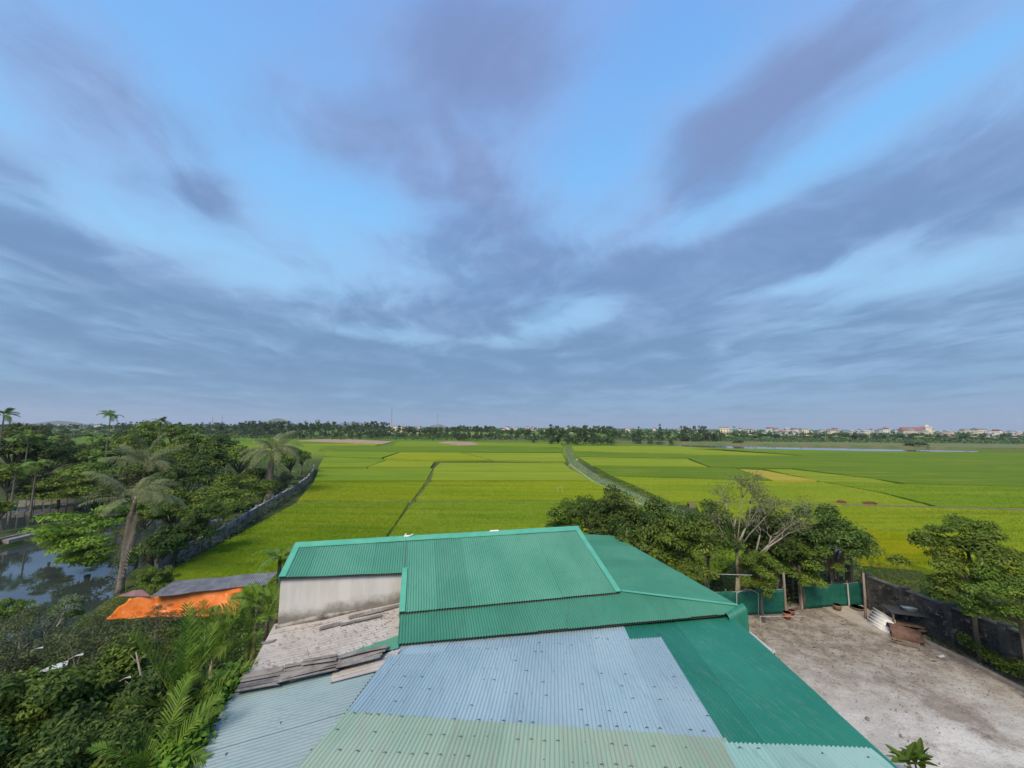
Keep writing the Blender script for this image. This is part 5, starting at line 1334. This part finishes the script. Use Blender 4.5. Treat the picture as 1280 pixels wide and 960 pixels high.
# brown heaps in field
for (x,y,r,lab) in [(1052,629.5,.6,'small rust-brown heap on the bund, left of its larger twin'),(1087,631,1.0,'larger rust-brown heap on the bund')]:
    p = P(x,y,.3); rr = np.random.default_rng(int(x)); n = 700; v = nrm(rr.normal(size=(n,3))); v[:,2] = np.abs(v[:,2]); c = v*np.array([r,.6,.42])*rr.uniform(.6,1,n)[:,None]
    o = link('straw_heap', quads_mesh('straw_heap', leaf_quads(rr,c,v,.25,.35,.2), rr.uniform(size=n), mat('rust_straw',(0.12,0.035,0.02),tone=(0.22,0.07,0.045)))); o.location = p; tag(o, lab, 'straw heap')
# small frame and marker in field
p = P(700,618,.3); mb = MB(); mb.tube([(-.35,0,0),(-.35,0,1.1),(.35,0,1.1),(.35,0,0)], .018, 5); o = mb.build('field_frame', mwp); o.location = p; tag(o,'small white pipe frame standing in the lime rice field','pipe frame')
for (x,y,lab,mm_) in [(721,577,'small white bird standing on the canal bank',mwp),(679,579.5,'tiny dark post in the yellow field',mpost),(711,585,'tiny dark post at the canal edge',mpost)]:
    p = P(x,y,.4); mb = MB()
    if 'bird' in lab: mb.tube([(0,0,0),(0,0,.4)],.02,4); mb.tube([(-.3,0,.4),(-.1,0,.5),(.15,0,.52),(.22,0,.8),(.36,0,.78)],[.04,.16,.12,.05,.02],8); nm='white_bird'
    else: mb.tube([(0,0,-.3),(0,0,.7)],[.12,.1],6); nm='marker_post'
    o = mb.build(nm, mm_, None, True); o.location = p; tag(o, lab, nm.replace('_',' '))
# white scraps among bushes
for i,(x,y,s,lab) in enumerate([(65,836,.8,'torn white plastic sheet lying among the bushes'),(97,820,.3,'small white scrap right of the torn sheet'),(158,848,.22,'white plastic scrap by the pale stem'),(48,811,.25,'tiny white scrap left of the bushes')]):
    p = PD(x,y,(10.3,10.3,9.6,10.8)[i]); rr = random.Random(i); mb = MB(); q=[p+Vector((-.5*s,-.25*s,-.12*s)),p+Vector((.05*s,-.30*s,.05)),p+Vector((.5*s,-.05*s,.12*s)),p+Vector((.2*s,.26*s,.10*s)),p+Vector((-.25*s,.22*s,-.02*s))]; mb.slab(q,.01); tag(mb.build('plastic_scrap', mwp), lab, 'plastic scrap')
# ================================================================ FAR TREES, VILLAGE, HILLS
rn = random.Random(77)
def far_tree(px, ytop, ybase, d, wpx, label, group, key=None):
    base = P(px, 540, 0); r = ray(px, ytop); zt = CAM_H + r.z/r.y*d; x = r.x/r.y*d
    hgt = max(2.0, zt); rad = wpx/2/FPX*d; key = key or rn.choice(['far_a','far_b','far_c','far_a'])
    me, tm, HC, lm_ = PROTO[key]; flat = {'far_a':.9,'far_b':1.3,'far_c':.7}[key]
    rz = hgt*.56; zc = hgt*.47
    root = empty('far_tree', (x, d, 0), rn.uniform(0,6.28), label, 'tree', group)
    t = link('trunk', tm, parent=root); t.scale=(rad*.8,rad*.8,zc)
    c = link('crown', me, parent=root); c.location=(0,0,zc); c.scale=(rad,rad,rz/flat/1.05)
def nth(i):
    k = i+1; return '%d%s' % (k, 'th' if 10 <= k%100 <= 20 else {1:'st',2:'nd',3:'rd'}.get(k%10,'th'))
def row(x0, x1, n, ytop, jit, d0, d1, wp, label, group, keys=None):
    for i in range(n):
        lb = label.replace('%', nth(i))
        px = x0+(x1-x0)*(i+rn.uniform(.1,.9))/n
        hy = 529.5+px*.0073
        far_tree(px, hy+ytop+rn.uniform(-jit,jit), 0, rn.uniform(d0,d1), rn.uniform(*wp), lb, group, rn.choice(keys) if keys else None)
row(150, 330, 46, -2, 2.0, 300, 420, (8,13), '% tree from the left in the far wood behind the orchard', 'trees of the far wood on the left')
row(300, 485, 60, -3.5, 2.8, 280, 380, (7,12), '% tree from the left in the far wood above the bare soil', 'trees of the far wood behind the soil strip')
row(0, 150, 16, 1, 1.5, 330, 450, (9,14), '% tree from the left edge in the line beyond the orchard', 'far trees at the left skyline')
row(485, 572, 26, 1, 1.5, 290, 380, (8,12), '% low tree from the left in the line before the pinkish houses', 'far low trees in the centre')
row(566, 622, 12, -1.5, 1.2, 270, 300, (9,13), '% tree from the left in the dark dense clump', 'trees of the dark clump', ['far_a'])
row(620, 690, 14, 3, 1.5, 250, 360, (9,14), '% low tree right of the dark clump, counting to the canal', 'far trees left of the canal head')
row(684, 765, 16, -1.5, 3, 215, 260, (10,18), '% tree from the left in the group at the canal head', 'trees at the canal head')
row(760, 905, 34, 4, 2.5, 250, 330, (7,13), '% scattered low tree right of the canal head trees', 'scattered trees right of the canal')
row(850, 885, 5, -4, 2.5, 265, 290, (9,12), '% tall open tree from the left before the river', 'tall trees before the river')
far_tree(825, 530, 0, 270, 9, 'lone slim tree between canal head and tall trees', None, 'far_b')
far_tree(798, 533, 0, 262, 8, 'slim pale tree left of the lone slim tree', None, 'far_b')
far_tree(467, 526, 0, 290, 16, 'tallest tree at the right end of the far wood', None, 'far_a')
far_tree(922, 539, 0, 245, 14, 'dark round tree standing at the left end of the river', None, 'far_a')
far_tree(1148, 553, 0, 216, 26, 'dark low bush on the near river edge', None, 'far_c')
row(900, 1290, 64, 4.5, 1.8, 330, 460, (8,16), '% tree from the left in the line behind the river', 'trees lining the far river bank')
# woodland mass at the horizon
def mass():
    r = np.random.default_rng(5); n = 22000
    px = r.uniform(-150,1430,n); d = r.uniform(560,1500,n)
    X = np.array([(p-640)/FPX for p in px])*d; Z = np.abs(r.normal(0,1,n))*2.2+1.2*(1+np.sin(X*.02))+1.0
    c = np.stack([X,d,Z],-1); nn = r.normal(size=c.shape); nn[:,1]-=.8; nn[:,2]+=.5
    o = link('distant_woodland', quads_mesh('distant_woodland', leaf_quads(r,c,nn,3.6,.8,.1), r.uniform(0,.8,n), L_far)); tag(o,'low dark woodland reading as one band at the horizon','woodland',kind='stuff')
    n = 15000; px = np.where(r.uniform(size=n) < .6, r.uniform(600,1430,n), r.uniform(-100,700,n)); hy = 529.5+px*.0073; d = r.uniform(268,340,n)
    X = np.array([(p-640)/FPX for p in px])*d; Z = np.abs(r.normal(0,.9,n))+.8
    c = np.stack([X,d,Z],-1); nn = r.normal(size=c.shape); nn[:,1]-=.8; nn[:,2]+=.5
    o = link('bank_scrub', quads_mesh('bank_scrub', leaf_quads(r,c,nn,1.5,.8,.1), r.uniform(0,.9,n), L_far)); tag(o,'scrub growing along the river bank','scrub',kind='stuff')
mass()
# houses
wallc = [(0.72,0.70,0.66),(0.62,0.60,0.58),(0.70,0.60,0.45),(0.55,0.60,0.66),(0.66,0.50,0.46)]
roofc = [(0.26,0.10,0.085),(0.32,0.17,0.14),(0.20,0.22,0.26),(0.48,0.50,0.52),(0.30,0.33,0.36)]
WM = [mat('house_wall_%d'%i, c, tuple(x*.85 for x in c), .4, .8) for i, c in enumerate(wallc)]
RM = [mat('house_roof_%d'%i, c, rough=.7) for i, c in enumerate(roofc)]
HP = []
mwin = mat('window_dark', (0.04,0.05,0.06), rough=.3)
for i in range(8):
    wx, wy, hh = rn.uniform(7,14), 9, rn.choice((5,7,9,11)); flatr = i%3 == 0
    mb = MB(); mb.box((0,0,hh/2),(wx,wy,hh)); wmsh = mb.mesh('wall'); wmsh.materials.append(WM[i%5])
    mb = MB()
    if flatr: mb.box((0,0,hh+.3),(wx+.8,wy+.8,.6)); mb.box((wx*.2,0,hh+1.6),(wx*.35,4,2.2))
    else: mb.add([(-wx/2-.6,-wy/2-.6,hh),(wx/2+.6,-wy/2-.6,hh),(wx/2+.6,wy/2+.6,hh),(-wx/2-.6,wy/2+.6,hh),(-wx/2-.2,0,hh+2.4),(wx/2+.2,0,hh+2.4)],[(0,1,5,4),(2,3,4,5),(0,4,3),(1,2,5),(0,3,2,1)])
    rm = mb.mesh('roof'); rm.materials.append(RM[i%5])
    mb = MB(); k = int(wx//3)
    for fl in range(int(hh//3.2)):
        for j in range(k): mb.box((-wx/2+wx*(j+.5)/k,-wy/2-.02,1.8+fl*3.2),(1.2,.12,1.4))
    wi = mb.mesh('window'); wi.materials.append(mwin)
    HP.append((wmsh, rm, wi))
def house_far(px, d, i, label, group, s=1.0, rz=None):
    r = ray(px, 535); o = empty('village_house', (r.x/r.y*d, d, 0), rn.uniform(-.5,.5) if rz is None else rz, label, 'house', group)
    for n_, me in zip(('wall','roof','windows'), HP[i%8]): 
        c = link(n_, me, parent=o)
        c.scale = (s,s,s)
        if n_ == 'windows': tag(c, kind='stuff')
def houses(xs, d0, d1, kinds, label, group, s0, s1):
    for i, x in enumerate(sorted(xs)): house_far(x, rn.uniform(d0,d1), rn.choice(kinds), label.replace('%', nth(i)), group, rn.uniform(s0,s1))
A8 = tuple(range(8))
houses([905+385*rn.random()**.9 for i in range(90)], 560, 900, A8, '% house from the left in the village beyond the river', 'houses of the village on the right', .7, 1.1)
houses([rn.uniform(485,525) for i in range(12)], 520, 700, (2,4,7,1), '% house from the left in the pinkish hamlet by the mast', 'houses of the hamlet near the mast', .8, .9)
houses([rn.uniform(620,905) for i in range(30)], 650, 950, A8, '% tiny house from the left on the central horizon', 'tiny houses on the central horizon', .8, .9)
houses([rn.uniform(20,125) for i in range(16)], 620, 900, (0,3,5,6), '% tiny white house from the left on the left horizon', 'white houses on the left horizon', .7, .8)
houses([rn.uniform(225,250) for i in range(5)], 700, 800, A8, '% tiny house in the gap of the left skyline', 'houses in the left skyline gap', .8, .8)
# church like hall
def hall():
    d = 620; r = ray(1141,540); o = empty('village_hall', (r.x/r.y*d, d, 0), -.25, 'large hall with long red roof and small pale tower in the village', 'hall')
    mb = MB(); mb.box((0,0,4.5),(32,13,9)); mb.build('wall', WM[0], o)
    mb = MB(); mb.add([(-18,-8,9),(14,-8,9),(14,8,9),(-18,8,9),(-15,0,14.5),(12,0,14.5)],[(0,1,5,4),(2,3,4,5),(0,4,3),(1,2,5),(0,3,2,1)]); mb.build('roof', RM[0], o)
    mb = MB(); mb.box((18,0,7),(8,10,14)); mb.box((18,0,15.2),(9.5,11.5,1)); mb.box((18,0,17),(4,4,2.6)); mb.build('tower', WM[2], o)
    mb = MB(); mb.add([(13,-6,14.2),(23,-6,14.2),(23,6,14.2),(13,6,14.2),(18,0,18)],[(0,1,4),(1,2,4),(2,3,4),(3,0,4),(0,3,2,1)]); 
    for j in range(7): 
        m2 = MB(); m2.box((-14+j*4.2,-6.55,4.5),(1.6,.3,4)); m2.build('window', mwin, o)
hall()
# masts
for px, yt, d, lab in ((490,509,620,'tall thin red-white radio mast left of centre'),(547,517,800,'thinner distant mast right of the tall one'),(266,521,900,'left of two faint masts over the far wood'),(278,520,900,'right of two faint masts over the far wood')):
    r = ray(px, yt); h = CAM_H + r.z/r.y*d; root = empty('radio_mast', (r.x/r.y*d, d, 0), 0, lab, 'mast'); mb = MB()
    for k in range(3):
        a = k*2.094; mb.tube([(math.cos(a)*1.2,math.sin(a)*1.2,0),(math.cos(a)*.4,math.sin(a)*.4,h)], .16, 4)
    for j in range(12):
        z = h*j/12; q = 1.2-.8*j/12; q2 = 1.2-.8*(j+1)/12
        for k in range(3):
            a, b = k*2.094, (k+1)*2.094; mb.tube([(math.cos(a)*q,math.sin(a)*q,z),(math.cos(b)*q2,math.sin(b)*q2,z+h/12)], .09, 4)
    mb.build('lattice', mat('mast_steel', (0.30,0.28,0.28)), root)
    mb = MB(); mb.tube([(0,0,h-3),(0,0,h+2)], .2, 5); mb.build('antenna', mat('mast_steel', (0.30,0.28,0.28)), root)
# hills
def hill(px, ytop, wpx, d, label, seed):
    r = ray(px, ytop); h = CAM_H + r.z/r.y*d; cx = r.x/r.y*d; W = wpx/FPX*d; n = 40; vs=[];fs=[]
    for j in range(n+1):
        for i in range(n+1):
            u, v = i/n*2-1, j/n*2-1; rr = min(1, math.hypot(u,v)); e = (math.cos(rr*math.pi)+1)/2
            z = h*e*(1+.35*noise.noise((u*2.5+seed,v*2.5,seed)))+2*noise.noise((u*9,v*9,seed))*e
            vs.append((cx+u*W/2*1.1, d+v*W*.35, z-2))
    for j in range(n):
        for i in range(n): fs.append((j*(n+1)+i,j*(n+1)+i+1,(j+1)*(n+1)+i+1,(j+1)*(n+1)+i))
    mb = MB(); mb.add(vs,fs); o = mb.build('hill', mat('hill_forest', (0.05,0.08,0.035), (0.09,0.11,0.06), .01, .95), None, True); tag(o, label=label, kind='structure')
hill(75, 525.5, 80, 2600, 'low wooded hill on the left skyline', 1)
hill(347, 523.5, 66, 3000, 'rounded hill above the far wood', 2)
hill(440, 527.5, 70, 4200, 'long flat bluish hill right of the rounded one', 3)
hill(547, 530.5, 34, 3800, 'tiny distant hill near the thin mast', 4)
# ================================================================ HAZE
def haze():
    mb = MB(); x0,x1,y0,y1,z0,z1 = -6100,6100,-650,6100,-2.3,140
    mb.add([(x,y,z) for x in (x0,x1) for y in (y0,y1) for z in (z0,z1)], [(0,1,3,2),(4,6,7,5),(0,4,5,1),(2,3,7,6),(0,2,6,4),(1,5,7,3)])
    m = bpy.data.materials.new('haze_air'); m.use_nodes = True; nt = m.node_tree; nt.nodes.clear()
    v = nt.nodes.new('ShaderNodeVolumePrincipled'); v.inputs['Color'].default_value = (0.80,0.88,1.0,1); v.inputs['Density'].default_value = 0.00014
    v.inputs['Density Attribute'].default_value = ''; v.inputs['Anisotropy'].default_value = 0.1
    o = nt.nodes.new('ShaderNodeOutputMaterial'); nt.links.new(v.outputs[0], o.inputs['Volume'])
    tag(mb.build('haze', m), 'thin pale blue haze filling the air over the plain', 'haze', kind='stuff')
haze()
print('objects', len(bpy.data.objects), 'polys', sum(len(m.polygons) for m in bpy.data.meshes))
